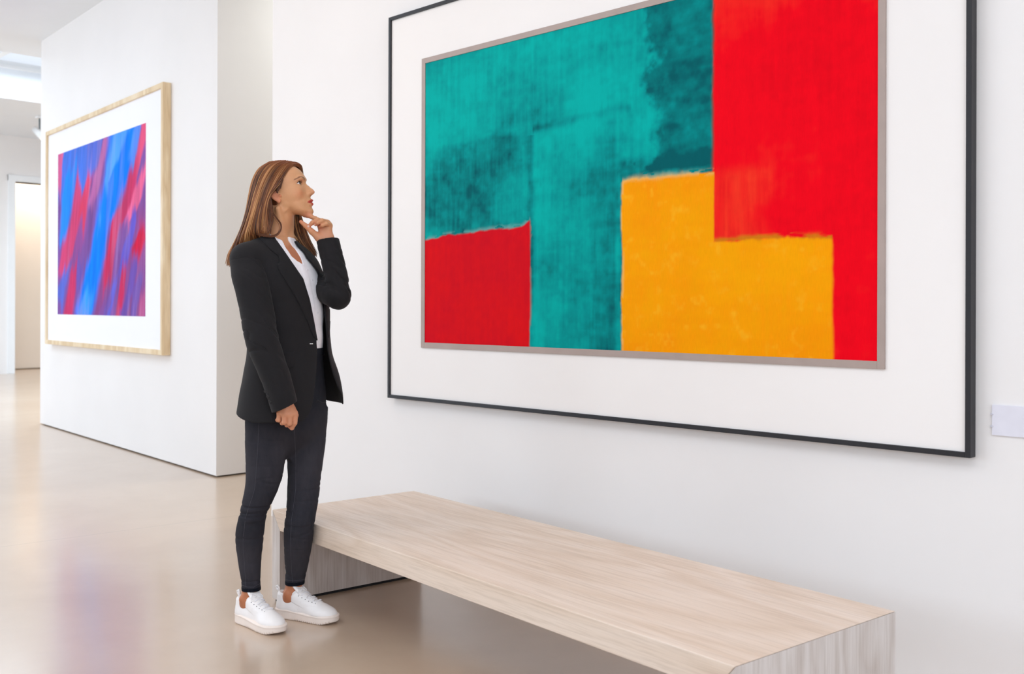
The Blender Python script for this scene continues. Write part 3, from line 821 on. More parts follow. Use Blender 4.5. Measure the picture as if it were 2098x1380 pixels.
def zgate(d, P, z0, z1, fn, k):
    m = (P[:, 2] > z0) & (P[:, 2] < z1)
    if m.any(): d[m] = smin(d[m], fn(P[m]), k)
    return d
def body_sdf(P):
    d = torso(P)
    d = zgate(d, P, 1.30, 1.75, neck_sdf, 0.035)
    up = NB + np.array([0, 0, -.025])
    for S in (RS, LS): d = gate(d, P, S, .34, lambda Q: rc(Q, up, S, .050, .047), 0.03)
    d = gate(d, P, RE, .46, lambda Q: chain(Q, [RS, RE, RW], [.047, .041, .027], .02), .03)
    d = gate(d, P, LE, .42, lambda Q: chain(Q, [LS, M(655, 585, -.02), LE, LW], [.036, .024, .024, .0235], .004), .006)
    d = gate(d, P, M(585, 503, .05), .2, lambda Q: np.minimum(rc(Q, M(588, 503, .055), M(536, 500, .085), .007, .007), rc(Q, M(592, 503, .040), M(622, 530, -.06), .007, .007)), .014)
    d = zgate(d, P, -1, .98, lambda Q: leg_sdf(Q, LEG_R, .011), .03); d = zgate(d, P, -1, .98, lambda Q: leg_sdf(Q, LEG_L, .011), .03)
    def foot(Q):
        e = None
        for S, top in ((SHOE_R, M(514, 1200, .020)), (SHOE_L, M(604, 1190, -.026))):
            an = shoe_pt(S, .066, 0, .085)
            g = chain(Q, [top, an, shoe_pt(S, .12, 0, .066), shoe_pt(S, .19, 0, .048)], [.030, .0315, .022, .014], .01)
            g = smin(g, rc(Q, an, shoe_pt(S, .045, 0, .06), .028, .026), .012)
            for sg in (1, -1): g = smin(g, ell(Q, shoe_pt(S, .064, sg * .030, .098), (.010, .010, .012)), .012)
            e = g if e is None else np.minimum(e, g)
        return e
    d = zgate(d, P, -1, .30, foot, .012)
    d = gate(d, P, M(655, 475, .05), .17, lambda Q: hand_sdf(Q, HAND_L, LW, LE), .004)
    d = gate(d, P, M(590, 850, .21), .17, lambda Q: hand_sdf(Q, HAND_R, RW, RE), .004)
    q = to_head(P)
    hd = np.full(len(P), 1.0); near = (np.abs(q) < 200).all(1)
    if near.any(): hd[near] = head_sdf(q[near]) / 1000.0
    if (~near).any(): hd[~near] = np.sqrt((q[~near] ** 2).sum(1)) / 1000.0 - 0.15
    return smin(d, hd, 0.014)

person = empty('person', 'woman in black blazer and dark jeans, hand at chin, looking up at the painting', 'person', (ORI[0], ORI[1], 0), PROT)

bx = rng_axis([(-.25, -.075, .0045), (-.075, .19, .0017), (.19, .27, .0045)])
by = rng_axis([(-.30, -.175, .0017), (-.175, .155, .0020), (.155, .26, .0045)])
zt = HO[2]
bz = rng_axis([(0.02, .70, .006), (.70, .84, .0017), (.84, 1.395, .006), (1.395, zt + .135, .0017)])
BV, BF = surf(body_sdf, bx, by, bz)
def skin_colors(P):
    q = to_head(P); n = len(P)
    base = np.array(lin(214, 157, 114)); col = np.broadcast_to(base, (n, 3)).copy()
    def mixin(c, m): 
        nonlocal col
        m = np.clip(m, 0, 1)[:, None]; col = col * (1 - m) + np.array(lin(*c)) * m
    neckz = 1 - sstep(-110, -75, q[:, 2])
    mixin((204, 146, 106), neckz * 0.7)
    mixin((188, 118, 84), (1 - sstep(1.40, 1.455, P[:, 2])) * (P[:, 2] > 1.1))         # redder, darker chest
    mixin((186, 118, 82), (P[:, 2] < 0.25) * 1.0)                                       # ankles
    mixin((206, 142, 108), (P[:, 2] > 0.6) & (P[:, 2] < 0.9))
    ay = np.abs(q[:, 1]); inhead = (q[:, 2] > -105) & (q[:, 2] < 130) & (np.abs(q[:, 0]) < 130) & (ay < 90)
    def blob(c, r): return np.exp(-(((q[:, 0] - c[0]) / r[0]) ** 2 + ((ay - c[1]) / r[1]) ** 2 + ((q[:, 2] - c[2]) / r[2]) ** 2)) * inhead
    mixin((214, 134, 94), 0.6 * blob((74, 46, -14), (26, 20, 18)))                    # blush
    mixin((206, 138, 112), 0.6 * blob((112, 0, -17), (9, 12, 9)))
    mixin((176, 112, 84), 0.55 * blob((80, 34, 33), (12, 17, 7)))                       # darker lid shade painted into the skin colour
    mixin((120, 72, 54), 0.8 * np.exp(-((eye_open(np.stack([q[:, 0], ay, q[:, 2]], 1), 1.0) / 1.3) ** 2)) * inhead * (q[:, 2] > EYE_Z + 0.5) * (q[:, 0] > 66) * (np.abs(ay - EYE_Y - 1) < 12.5))
    mixin((110, 56, 40), 0.8 * blob((100, 5.5, -26.5), (4.5, 2.6, 2.2)))  # nostril darkness painted on the skin, no hole is modelled
    # lips
    s = ay
    zt_, zb_ = -40.5 - 0.020 * s ** 2 + 0.14 * s, -65.5 + 0.030 * s ** 2
    lip = sstep(-1.1, 1.1, zt_ - q[:, 2]) * sstep(-1.1, 1.1, q[:, 2] - zb_) * (1 - sstep(24, 26.5, s)) * (q[:, 0] > 58) * inhead
    mixin((192, 62, 52), lip * 0.92)
    mixin((150, 36, 34), np.exp(-((q[:, 2] + 52.3) / 1.2) ** 2) * (q[:, 0] > 66) * (s < 24) * inhead * .8)
    # brows
    tb = np.clip((ay - 13) / 40.0, 0, 1); bz_ = 36 + 11.5 * np.sin(np.clip(tb * 1.25, 0, 1) * np.pi / 2 * 1.15) - 16 * np.clip(tb - .62, 0, 1)
    bw = 5.0 * (1 - 0.62 * tb)
    mixin((122, 74, 48), 0.9 * np.exp(-((q[:, 2] - bz_) / bw) ** 4) * sstep(11, 15, ay) * (1 - sstep(50, 54, ay)) * (q[:, 0] > 40) * inhead)
    mixin((206, 120, 92), 0.6 * ((q[:, 0] < 6) & (ay > 69) & (np.abs(q[:, 2] - 5) < 36) & inhead))                   # ears
    # fingers: warmer tips, pale nails
    for H in (HAND_L, HAND_R):
        for pts, rs in H['fingers'] + [H['thumb']]:
            a, b = M(*pts[-2]), M(*pts[-1]); m = np.exp(-(((P - b) ** 2).sum(1) / (.016 ** 2)))
            mixin((214, 118, 92), 0.55 * m)
        palm = sum(np.exp(-(((P - np.asarray(c)) ** 2).sum(1) / (.03 ** 2))) for c, r in H['palm'][1:3])
        if H is HAND_L: mixin((218, 150, 124), 0.6 * palm)
    for pts, off in ((HAND_L['fingers'][1][0], (0, 0)), (HAND_L['fingers'][2][0], (0, 0))):
        a, b = M(*pts[-2]), M(*pts[-1]); u = (b - a) / np.linalg.norm(b - a)
        c = b + u * .0025 + np.array([0, -.0045, .001])
        mixin((240, 206, 192), 1.4 * np.exp(-((((P - c) ** 2).sum(1)) / (.0040 ** 2)) ** 2))
    var = 0.03 * n3(P, 60, 7)
    return np.clip(col * (1 + var[:, None]), 0, 1)
m_skin = vcol_mat('skin', 0.48, 0.35, 0.03, 220, (1, 1, 1), 0.05, 0.12)
body = mesh_obj('body', BV, BF, m_skin, person, True, skin_colors(BV))

# ---- eyes
t = NT('eye'); tc = t.n('ShaderNodeTexCoord'); sp_ = t.n('ShaderNodeSeparateXYZ'); t.l(tc.outputs['Object'], sp_.inputs[0])
rr = t.math('SQRT', t.math('ADD', t.math('POWER', sp_.outputs['Y'], 2.0), t.math('POWER', sp_.outputs['Z'], 2.0)))
iris = t.ramp(t.math('MULTIPLY', rr, 100.0), [(0.0, (0.005, 0.004, 0.004)), (0.21, (0.005, 0.004, 0.004)), (0.24, lin(84, 58, 40)), (0.54, lin(44, 28, 20)), (0.60, lin(232, 226, 222)), (1.0, lin(236, 228, 224))])
t.l(iris, t.b.inputs['Base Color']); t.setp(Roughness=0.08)
m_eye = t.m
m_lash = plain('lash_black', (24, 16, 14), 0.6)
for sg in (-1, 1):
    bm = bmesh.new(); bmesh.ops.create_uvsphere(bm, u_segments=40, v_segments=24, radius=EYE_R / 1000)
    eo = bm_obj('eye', bm, m_eye, person, True); eo['label'] = 'brown eye'
    c = head_xyz(EYE_X, sg * EYE_Y, EYE_Z)
    g = HM @ np.array([1.0, -0.24, 0.04]); g /= np.linalg.norm(g)
    l_ = np.cross(HM[:, 2], g); l_ /= np.linalg.norm(l_); u_ = np.cross(g, l_)
    eo.matrix_local = Matrix(((g[0], l_[0], u_[0], c[0]), (g[1], l_[1], u_[1], c[1]), (g[2], l_[2], u_[2], c[2]), (0, 0, 0, 1)))
    bm = bmesh.new()
    rim = []
    for k in range(17):
        s = -13 + 26 * k / 16; z = 7.8 * (1 - (s / 14.5) ** 2) + 0.10 * s
        x = math.sqrt(max(13.6 ** 2 - s * s - z * z, 1))
        rim.append((EYE_X + x, sg * (EYE_Y + s), EYE_Z + z))
    add_tube(bm, [head_xyz(*p) for p in rim], 0.0013, 5)
    for k in range(1, 17):
        p = rim[k]; s = (p[1] * sg - EYE_Y)
        add_tube(bm, [head_xyz(*p), head_xyz(p[0] + 3.2, p[1] + sg * s * 0.16, p[2] + 0.8), head_xyz(p[0] + 5.8, p[1] + sg * s * 0.36, p[2] + 3.4)], [0.00055, 0.0004, 0.0001], 4)
    bm_obj('eyelashes', bm, m_lash, eo).parent = person

# ---- blouse
blouse_l = Loft([ring(800, 592, 0, .168, .116, 42), ring(760, 592, 0, .152, .112, 42), ring(718, 593, 0, .140, .112, 42), ring(675, 592, 0, .142, .119, 42), ring(640, 590, 0, .146, .124, 42),
                 ring(610, 586, 0, .150, .126, 43), ring(574, 580, 0, .156, .125, 44), ring(548, 575, 0, .157, .116, 45), ring(530, 572, 0, .152, .102, 45),
                 ring(516, 570, 0, .138, .088, 45), ring(503, 567, 0, .108, .070, 45), ring(490, 565, 0, .070, .062, 45)])
def blouse_base(P):
    d = blouse_l(P)
    d = smin(d, rc(P, NT_ + (NB - NT_) * .45, NB + np.array([0, 0, -.02]), .0600, .069), .02)
    for S in (RS, LS): d = smin(d, rc(P, NB + np.array([0, 0, -.025]), S, .056, .052), .03)
    return d
def fu(P): f, u, w, d = blouse_l.local(P); return f, u
V_EDGE = [(553, 474), (561, 483), (570, 488), (579, 492), (583, 500), (590, 512), (598, 524), (610, 535), (622.5, 544), (617, 529), (612, 519), (606, 510), (598.6, 503), (594, 494), (592, 486)]
hv = hits(V_EDGE, blouse_base); _f, _u = fu(hv)
vpoly = [(u, p[2]) for u, p in zip(_u, hv)]
vpoly = [(-.30, vpoly[0][1] + .02)] + vpoly + [(.30, vpoly[-1][1]), (.3, 1.8), (-.3, 1.8)]
BL_HEM = M(660, 716, .10)[2]
def blouse_sdf(P):
    d = blouse_base(P); f, u = fu(P)
    cut = poly_sd(u, P[:, 2], vpoly); d = smax(d, -cut, .002)
    d = smax(d, BL_HEM - P[:, 2], .004)
    fold = .0022 * np.sin((P[:, 2] * 55 + u * 30)) * sstep(1.10, 1.2, 1.45 - np.abs(P[:, 2] - 1.05)) + .0015 * n3(P, 22, 31)
    placket = .0016 * np.exp(-((u - .0) / .012) ** 4) * (f > 0)
    return (d + fold * .6 - placket)
gx, gy = rng_axis([(-.20, .22, .0032)]), rng_axis([(-.16, .28, .0032)])
SV, SF = surf(blouse_sdf, gx, gy, rng_axis([(.92, 1.56, .0032)]))
t = NT('white_blouse'); v = t.coords()
t.l(t.ramp(t.noise(v, 40, 3), [(0.3, lin(238, 234, 238)), (0.7, lin(246, 243, 246))]), t.b.inputs['Base Color']); t.setp(Roughness=0.8)
t.bump(t.noise(t.coords(scale=(1, 1, .4)), 34, 4), .25, .004)
blouse = mesh_obj('blouse', SV, SF, t.m, person, True); blouse['label'] = 'white button blouse'
m_btn = plain('pearl_button', (226, 220, 224), .3)
bp = hits([(630, 553), (640, 574), (647, 607), (651, 640), (655, 675)], blouse_sdf)
def disc(name, p, nrm, r, th, mat, parent, label=None):
    bm = bmesh.new(); nrm = Vector(nrm).normalized()
    q = nrm.to_track_quat('Z', 'Y').to_matrix().to_4x4()
    bmesh.ops.create_cone(bm, cap_ends=True, segments=20, radius1=r, radius2=r * .86, depth=th, matrix=Matrix.Translation(Vector(p) + nrm * th * .4) @ q)
    o = bm_obj(name, bm, mat, parent)
    if label: o['label'] = label
    return o
FA = axis_yaw(R(42))[0]
for p in bp: disc('button', p, (FA[0], FA[1], .1), .0042, .0022, m_btn, blouse)

# ---- jeans
pelvis = Loft([ring(935, 590, 0, .020, .016, 42), ring(905, 591, 0, .095, .075, 42), ring(875, 592, 0, .150, .110, 42), ring(850, 592, 0, .160, .116, 42), ring(815, 593, 0, .164, .117, 42), ring(770, 594, 0, .150, .112, 42), ring(735, 596, 0, .138, .107, 42), ring(714, 597, 0, .134, .106, 42), ring(698, 597, 0, .126, .099, 42)])
LEG_RL = tube_loft([M(px, py, t) for py, px, t, r in LEG_R], [r for *_, r in LEG_R]); LEG_LL = tube_loft([M(px, py, t) for py, px, t, r in LEG_L], [r for *_, r in LEG_L])
def jeans_sdf(P):
    d = pelvis(P)
    lo = P[:, 2] < .95
    if lo.any():
        Q = P[lo]; lr = LEG_RL(Q, False); ll = LEG_LL(Q, False)
        lr = np.maximum(lr, Q[:, 2] - .80); ll = np.maximum(ll, Q[:, 2] - .80)
        z = Q[:, 2]
        amp = .0042 * np.exp(-((z - .45) / .10) ** 2) + .0026 * np.exp(-((z - .17) / .07) ** 2) + .0009
        ang = np.arctan2(Q[:, 1] - .05, Q[:, 0])
        nn = fbm(ang * .55 + 9 + z * 3, z * 27 + 60, 61, 2); wr = amp * np.clip(1 - np.abs(nn - .5) * 9, 0, 1) ** 2 - amp * .25
        l = smin(lr, ll, .006) + wr
        d[lo] = smin(d[lo], l, .03)
    hr = M(514, 1208, .02)[2]; hl = M(604, 1196, -.026)[2]
    side = P[:, 0] < -.045
    hem = np.where(side, hr, hl)
    d = d - .0009 * ((P[:, 2] < hem + .015))
    return np.maximum(d, hem - P[:, 2])
JV, JF = surf(jeans_sdf, rng_axis([(-.21, .18, .0032)]), rng_axis([(-.16, .30, .0032)]), rng_axis([(.09, 1.04, .0034)]))
def denim_colors(P):
    z = P[:, 2]
    base = np.array(lin(29, 30, 38)); fade = np.array(lin(82, 78, 84))
    k = .34 * np.exp(-((z - .60) / .18) ** 2) + .42 * np.exp(-((z - .24) / .12) ** 2)
    k = k * (.6 + .8 * fbm(P[:, 0] * 30 + 20, z * 12, 71, 3)) + .10 * (fbm(P[:, 0] * 140 + 40, z * 40, 75, 2) - .5)
    hr = np.where(P[:, 0] < -.045, M(514, 1208, .02)[2], M(604, 1196, -.026)[2]); k = k - .5 * (z < hr + .015)
    return base + (fade - base) * np.clip(k, -.14, 1)[:, None]
m_denim = vcol_mat('charcoal_denim', .85, .2, .25, 900, (1, 1, .5), .2)
jeans = mesh_obj('jeans', JV, JF, m_denim, person, True, denim_colors(JV)); jeans['label'] = 'charcoal skinny jeans'
m_seam = plain('seam_thread', (70, 68, 76), .9); m_seamd = plain('dark_seam_thread', (26, 27, 34), .8)
def seam(name, pts, f, parent, mat, r=.0008, sub=6):
    P = np.array(pts, float); Q = []
    for a, b in zip(P, P[1:]):
        for k in range(sub): Q.append(a + (b - a) * k / sub)
    Q.append(P[-1]); H = hits(Q, f)
    keep = [h for h in H if h[1] < .5]
    if len(keep) < 2: print('SEAM MISS', name, pts[0]); return
    bm = bmesh.new(); add_tube(bm, keep, r, 5); return bm_obj(name, bm, mat, parent, True)
seam('seam', [(530.7, 866), (529, 900), (527, 935), (524, 975), (522, 1000), (518, 1015), (509, 1040), (503, 1061), (498, 1103), (498.5, 1130), (500.6, 1152), (503, 1184), (504, 1204)], jeans_sdf, jeans, m_seam)
seam('seam', [(602, 872), (603.7, 890), (606, 935), (606, 1000), (604, 1017), (597, 1066), (595.5, 1100), (595.5, 1128), (597, 1160), (599, 1192)], jeans_sdf, jeans, m_seam)
seam('seam', [(648, 818), (660, 824), (668, 822)], jeans_sdf, jeans, m_seamd, .0016)
seam('hem_stitch', [(496, 1198), (506, 1202), (520, 1202), (532, 1195)], jeans_sdf, jeans, m_seam, .0009)
seam('hem_stitch', [(585, 1187), (596, 1189), (610, 1189), (623, 1186)], jeans_sdf, jeans, m_seam, .0009)
bt = hits([(661, 724)], jeans_sdf)[0]; disc('button', bt, (FA[0], FA[1], 0), .008, .004, plain('dark_metal_button', (60, 60, 66), .35, .9), jeans)

# ---- blazer
blz = Loft([ring(875, 588, -.005, .226, .172, 42), ring(840, 590, 0, .214, .164, 42), ring(800, 592, 0, .206, .157, 42), ring(760, 594, 0, .194, .150, 42), ring(722, 594, 0, .178, .142, 42), ring(690, 593, 0, .174, .138, 42),
            ring(660, 591, 0, .176, .139, 42), ring(610, 585, 0, .180, .142, 43), ring(570, 579, 0, .180, .138, 44), ring(545, 575, 0, .178, .124, 45), ring(525, 571, 0, .168, .108, 45),
            ring(508, 568, 0, .134, .088, 45), ring(494, 566, 0, .086, .072, 45)])
SH_R, SH_L = M(506, 531, .112), M(622, 557, -.100)
def blazer_outer(P):
    d = blz(P)
    top = NB + np.array([0, 0, -.018])
    d = smin(d, rc(P, top, SH_R, .062, .055), .03); d = smin(d, rc(P, top, SH_L, .058, .054), .03)
    d = smin(d, rc(P, SH_R, SH_R + np.array([0, 0, -.07]), .055, .048), .03); d = smin(d, rc(P, SH_L, SH_L + np.array([0, 0, -.05]), .054, .052), .03)
    f, u, w, dd = blz.local(P)
    d = d - .030 * (1 - sstep(.84, 1.04, P[:, 2])) * np.exp(-((u - .13) / .07) ** 2) * (f > 0)
    return d + .0014 * n3(P, 16, 81)
def bfu(P): f, u, w, d = blz.local(P); return f, u
# edges of the open front, as seen
EDGE_R = [(560, 484), (566, 493), (580, 512), (600, 541), (620, 571), (634, 615), (643, 660), (649, 695), (651, 720), (649, 760), (645.5, 795), (642, 822), (634, 848), (620, 864)]
EDGE_L = [(602, 492), (609, 501.5), (623, 517), (630, 529), (656, 561), (664.5, 590), (666, 640), (671, 690), (673, 720), (682, 760), (692, 790), (703, 818)]
hr_ = hits(EDGE_R, blazer_outer); hl_ = hits(EDGE_L, blazer_outer, -.5, .25)
ur, ul = bfu(hr_)[1], bfu(hl_)[1]
def edge_curve(h, u):
    z = h[:, 2][::-1]; return z, u[::-1]
ZR, UR = edge_curve(hr_, ur); ZL, UL = edge_curve(hl_, np.minimum(ul, .165))
UL = np.clip(UL, .004, .165)
def front_gap(P):
    """negative inside the opening"""
    f, u = bfu(P); z = P[:, 2]
    a = np.interp(z, ZR, UR); b = np.interp(z, ZL, UL)
    g = np.maximum(a - u, u - b)
    return np.where(f > -.02, g, .05), f, u
HEM_Z = M(590, 860, .1)[2]
def blazer_sdf(P):
    o = blazer_outer(P)
    g, f, u = front_gap(P)
    # left front panel swings forward
    d = np.maximum(o, -(o + .0062))
    d = smax(d, -g, .003)
    hem = HEM_Z + .030 * sstep(-.05, .16, -f) + .045 * sstep(.0, .12, u) * (f > -.05)
    d = smax(d, hem - P[:, 2], .003)
    nk = rc(P, NB + np.array([.0, .0, -.02]), NT_ + np.array([.012, 0, .05]), .070, .070)
    d = smax(d, -nk, .003)
    return d
zb = rng_axis([(HEM_Z - .01, 1.50, .0029)])
ZV, ZF = surf(blazer_sdf, rng_axis([(-.235, .235, .0029)]), rng_axis([(-.185, .31, .0029)]), zb)
def cloth_mat(name, rgb, rough=.85):
    t = NT(name); v = t.coords()
    c = lin(*rgb)
    t.l(t.ramp(t.noise(v, 6, 3), [(0.3, tuple(x * .88 for x in c)), (0.7, tuple(x * 1.12 for x in c))]), t.b.inputs['Base Color'])
    t.setp(Roughness=rough); t.b.inputs['Specular IOR Level'].default_value = .25
    t.b.inputs['Sheen Weight'].default_value = .05; t.b.inputs['Sheen Roughness'].default_value = .5
    tw = t.noise(t.coords(scale=(1, 1, .25)), 700, 2)
    t.bump(t.math('ADD', t.math('MULTIPLY', tw, .25), t.noise(v, 18, 4)), .22, .006)
    return t.m
m_blz = cloth_mat('black_suiting', (27, 25, 27))
blazer = mesh_obj('blazer', ZV, ZF, m_blz, person, True); blazer['label'] = 'black open blazer'
# sleeves
def sleeve_field(base, cuff_c, cuff_n, seed, wr, elbow_z):
    def f(P):
        d = base(P)
        nn = fbm(P[:, 0] * 9 - P[:, 2] * 6 + 60, P[:, 2] * 26 + P[:, 0] * 20 + P[:, 1] * 12 + 80, seed, 2); fold = np.clip(1 - np.abs(nn - .5) * 5, 0, 1) ** 2 - .3
        el = np.exp(-((P[:, 2] - elbow_z) / .09) ** 2)
        d = d + wr * (.35 + 1.5 * el) * fold * 2
        sh = np.maximum(d, -(d + .0055))
        return smax(sh, (P - cuff_c) @ cuff_n, .002)
    return f
RSl = [M(507, 535, .116), M(511, 562, .135), M(520, 604, .157), M(527.5, 642, .172), M(536, 690, .189), M(545.5, 724, .200), M(558.5, 757, .210), M(570, 790, .218), M(579, 819, .224), M(588, 852, .228)]
RSr = [.0600, .0655, .0632, .0612, .0612, .0602, .0578, .0535, .0515, .0500]
_rsl = tube_loft(RSl, RSr)
def slR_base(P): return smin(np.maximum(_rsl(P, False), P[:, 2] - RSl[0][2]), rc(P, RSl[0], RSl[0] + np.array([.004, 0, -.01]), .0598, .0598), .010)
cn = np.array([.42, 0, -.907]); cuffR = M(582, 834, .22)
slR = sleeve_field(slR_base, cuffR, cn, 91, .0013, RE[2])
def slR_f(P):
    d = slR_base(P); return np.maximum(d, (P - cuffR) @ cn)
aV, aF = surf(slR, rng_axis([(-.23, .06, .0029)]), rng_axis([(-.26, .05, .0029)]), rng_axis([(.78, 1.47, .0029)]))
so = mesh_obj('sleeve', aV, aF, m_blz, blazer, True)
LSl = [M(622, 560, -.100), M(655, 585, -.02), M(684, 603, .070), M(693, 606, .086), M(690, 575, .072), M(682, 535, .056), M(672, 494, .045)]
LSr = [.0520, .0500, .0480, .0470, .0430, .0425, .0430]
cl = LSl[-1] - LSl[-2]; cl = cl / np.linalg.norm(cl); cl = cl + np.array([.10, 0, 0]); cl /= np.linalg.norm(cl); cuffL = M(671, 491, .045)
def spl(G, n):
    G = np.asarray(G, float); m = len(G); t = np.linspace(0, m - 1, n); i = np.clip(t.astype(int), 0, m - 2); f = (t - i)
    if G.ndim == 2: f = f[:, None]
    p0, p1, p2, p3 = G[np.clip(i - 1, 0, m - 1)], G[i], G[i + 1], G[np.clip(i + 2, 0, m - 1)]
    return .5 * ((2 * p1) + (-p0 + p2) * f + (2 * p0 - 5 * p1 + 4 * p2 - p3) * f * f + (-p0 + 3 * p1 - 3 * p2 + p3) * f ** 3)
_lp, _lr = spl(LSl, 19), spl(LSr, 19)
slL = sleeve_field(lambda P: chain(P, _lp, _lr, .004), cuffL, cl, 95, .0015, LE[2] + .05)
aV, aF = surf(slL, rng_axis([(.02, .27, .0029)]), rng_axis([(-.09, .26, .0029)]), rng_axis([(1.16, 1.47, .0029)]))
mesh_obj('sleeve', aV, aF, m_blz, blazer, True)
# cuff buttons and front button
m_bbtn = plain('black_button', (30, 29, 32), .3)
for p in hits([(544, 801), (549, 811.5), (554, 822)], slR_f): disc('button', p, (-.35, -.9, -.05), .0062, .0045, m_bbtn, blazer)
p = hits([(638, 704)], blazer_outer)[0]
bm = bmesh.new(); add_tube(bm, [p + np.array([-.009, -.003, 0]), p + np.array([.006, -.004, 0])], .0016, 8); bm_obj('clasp', bm, plain('silver_clasp', (214, 212, 210), .25, .8), blazer)['label'] = 'small silver clasp'
# lapels and flap: raised layers lying on the blazer
def layer(name, outline, base, depth_dir, th, parent, mat, step=.003, yr=(-.5, .6)):
    """patch of cloth lying on field `base`, outlined as seen"""
    o = np.array(outline, float); lo, hi = o.min(0), o.max(0)
    n = int(max(hi - lo) / 1.5) + 2
    X = np.arange(lo[0] - 1.5, hi[0] + 1.6, 1.5); Y = np.arange(lo[1] - 1.5, hi[1] + 1.6, 1.5)
    GX, GY = np.meshgrid(X, Y, indexing='ij'); q = np.stack([GX.ravel(), GY.ravel()], 1)
    sd = poly_sd(q[:, 0], q[:, 1], o)
    # pull outside nodes that touch an inside node onto the outline
    ins = sd < 1.6
    gx_ = (poly_sd(q[:, 0] + .1, q[:, 1], o) - sd) / .1; gy_ = (poly_sd(q[:, 0], q[:, 1] + .1, o) - sd) / .1
    mv = np.clip(sd, 0, None)
    q2 = q - np.stack([gx_, gy_], 1) * mv[:, None]
    H = hits(q2, base, *yr)
    e = 1e-3
    N = np.stack([base(H + np.eye(3)[i] * e) - base(H - np.eye(3)[i] * e) for i in range(3)], 1); N /= np.linalg.norm(N, axis=1, keepdims=True) + 1e-9
    ok = ins & (H[:, 1] < yr[1] - .03)
    idx = np.arange(len(q)).reshape(GX.shape)
    Fq = np.stack([idx[:-1, :-1], idx[1:, :-1], idx[1:, 1:], idx[:-1, 1:]], -1).reshape(-1, 4)
    cen = sd[Fq].mean(1); Fq = Fq[ok[Fq].all(1) & (cen < .9)]
    used = np.unique(Fq); mp = np.full(len(q), -1); mp[used] = np.arange(len(used)); Fq = mp[Fq]
    B = H[used] - N[used] * .002; edge = np.clip(-sd[used] / 2.5, 0, 1); T = H[used] + N[used] * (th * (.55 + .45 * edge))[:, None]
    nv = len(used)
    F = [Fq[:, ::-1], Fq + nv]
    ed = {}
    for f in Fq:
        for a, b in zip(f, np.roll(f, -1)):
            if (b, a) in ed: del ed[(b, a)]
            else: ed[(a, b)] = 1
    side = np.array([[a, b, b + nv, a + nv] for a, b in ed])
    return mesh_obj(name, np.vstack([B, T]), np.vstack(F + [side]).astype(np.int32)[:, ::-1], mat, parent, True)
LAP_R = [(551, 485), (561, 484), (566.5, 493), (580, 512), (600, 541), (620.5, 571), (634, 614), (643, 660), (649.5, 697), (642, 690), (628, 655), (612, 622), (596, 594), (582, 572), (570, 552), (566, 541), (573, 538), (571, 526), (560, 508)]
layer('lapel', LAP_R, blazer_outer, None, .0062, blazer, m_blz)
LAP_L = [(656, 561), (664.5, 590), (666, 640), (671.5, 692), (674, 690), (676, 650), (675, 610), (671, 585), (664, 562)]
layer('lapel', LAP_L, blazer_outer, None, .005, blazer, m_blz, yr=(-.5, .35))
FLAP = [(579, 722), (604, 719), (604, 741), (602, 752), (594, 754), (583, 753)]
layer('pocket_flap', FLAP, blazer_outer, None, .0035, blazer, m_blz)
COL_ = [(536, 476), (548, 481), (556, 488), (564, 497), (573, 512), (570, 525), (556, 514), (543, 500), (530, 487)]
layer('collar', COL_, blazer_outer, None, .006, blazer, m_blz)

# ---- hair
rng = np.random.RandomState(4)
def spline(G, n):
    G = np.asarray(G, float); m = len(G); t = np.linspace(0, m - 1, n); i = np.clip(t.astype(int), 0, m - 2); f = (t - i)[:, None]
    p0, p1, p2, p3 = G[np.clip(i - 1, 0, m - 1)], G[i], G[i + 1], G[np.clip(i + 2, 0, m - 1)]
    return .5 * ((2 * p1) + (-p0 + p2) * f + (2 * p0 - 5 * p1 + 4 * p2 - p3) * f * f + (-p0 + 3 * p1 - 3 * p2 + p3) * f ** 3)
NS = 26
def guide(pts): return spline([M(*p) for p in pts], NS)
NEAR = [
 [(607, 334, .010), (598, 338, .040), (586, 354, .066), (573, 374, .078), (559, 390, .086), (550, 405, .090), (546, 428, .086), (548, 448, .080), (551, 464, .080), (549, 478, .086), (543, 486, .08)],
 [(602, 331.5, .012), (588, 339, .048), (573, 360, .076), (557, 388, .088), (546, 412, .094), (541, 440, .092), (540, 462, .090), (540, 476, .088), (540, 488, .07)],
 [(594, 329.5, .012), (576, 338, .052), (559, 360, .080), (544, 392, .094), (534, 425, .098), (528, 455, .097), (528, 474, .094), (534, 484, .080), (538, 500, .05)],
 [(584, 328.5, .008), (562, 337, .052), (544, 360, .080), (530, 393, .093), (520, 428, .097), (512, 458, .094), (506, 480, .080), (505, 500, .050), (506, 520, .02)],
 [(572, 328.5, .002), (548, 337, .044), (530, 360, .066), (519, 393, .078), (510, 430, .080), (501, 460, .074), (492, 485, .054), (484, 508, .024), (480, 530, .0)],
 [(560, 329.5, -.006), (537, 340, .026), (522, 362, .040), (513, 397, .048), (506, 433, .048), (498, 463, .040), (486, 494, .020), (475, 520, .004), (470, 542, -.004)],
 [(552, 331, -.02), (530, 345, .0), (517, 370, .006), (510, 402, .010), (504.5, 436, .008), (497, 466, .0), (484, 498, -.016), (472, 522, -.028), (468, 543, -.034)],
 [(556, 331, -.04), (534, 348, -.03), (521, 372, -.03), (513, 403, -.03), (508, 438, -.032), (501, 468, -.04), (490, 498, -.055), (480, 522, -.065), (474, 538, -.07)],
]
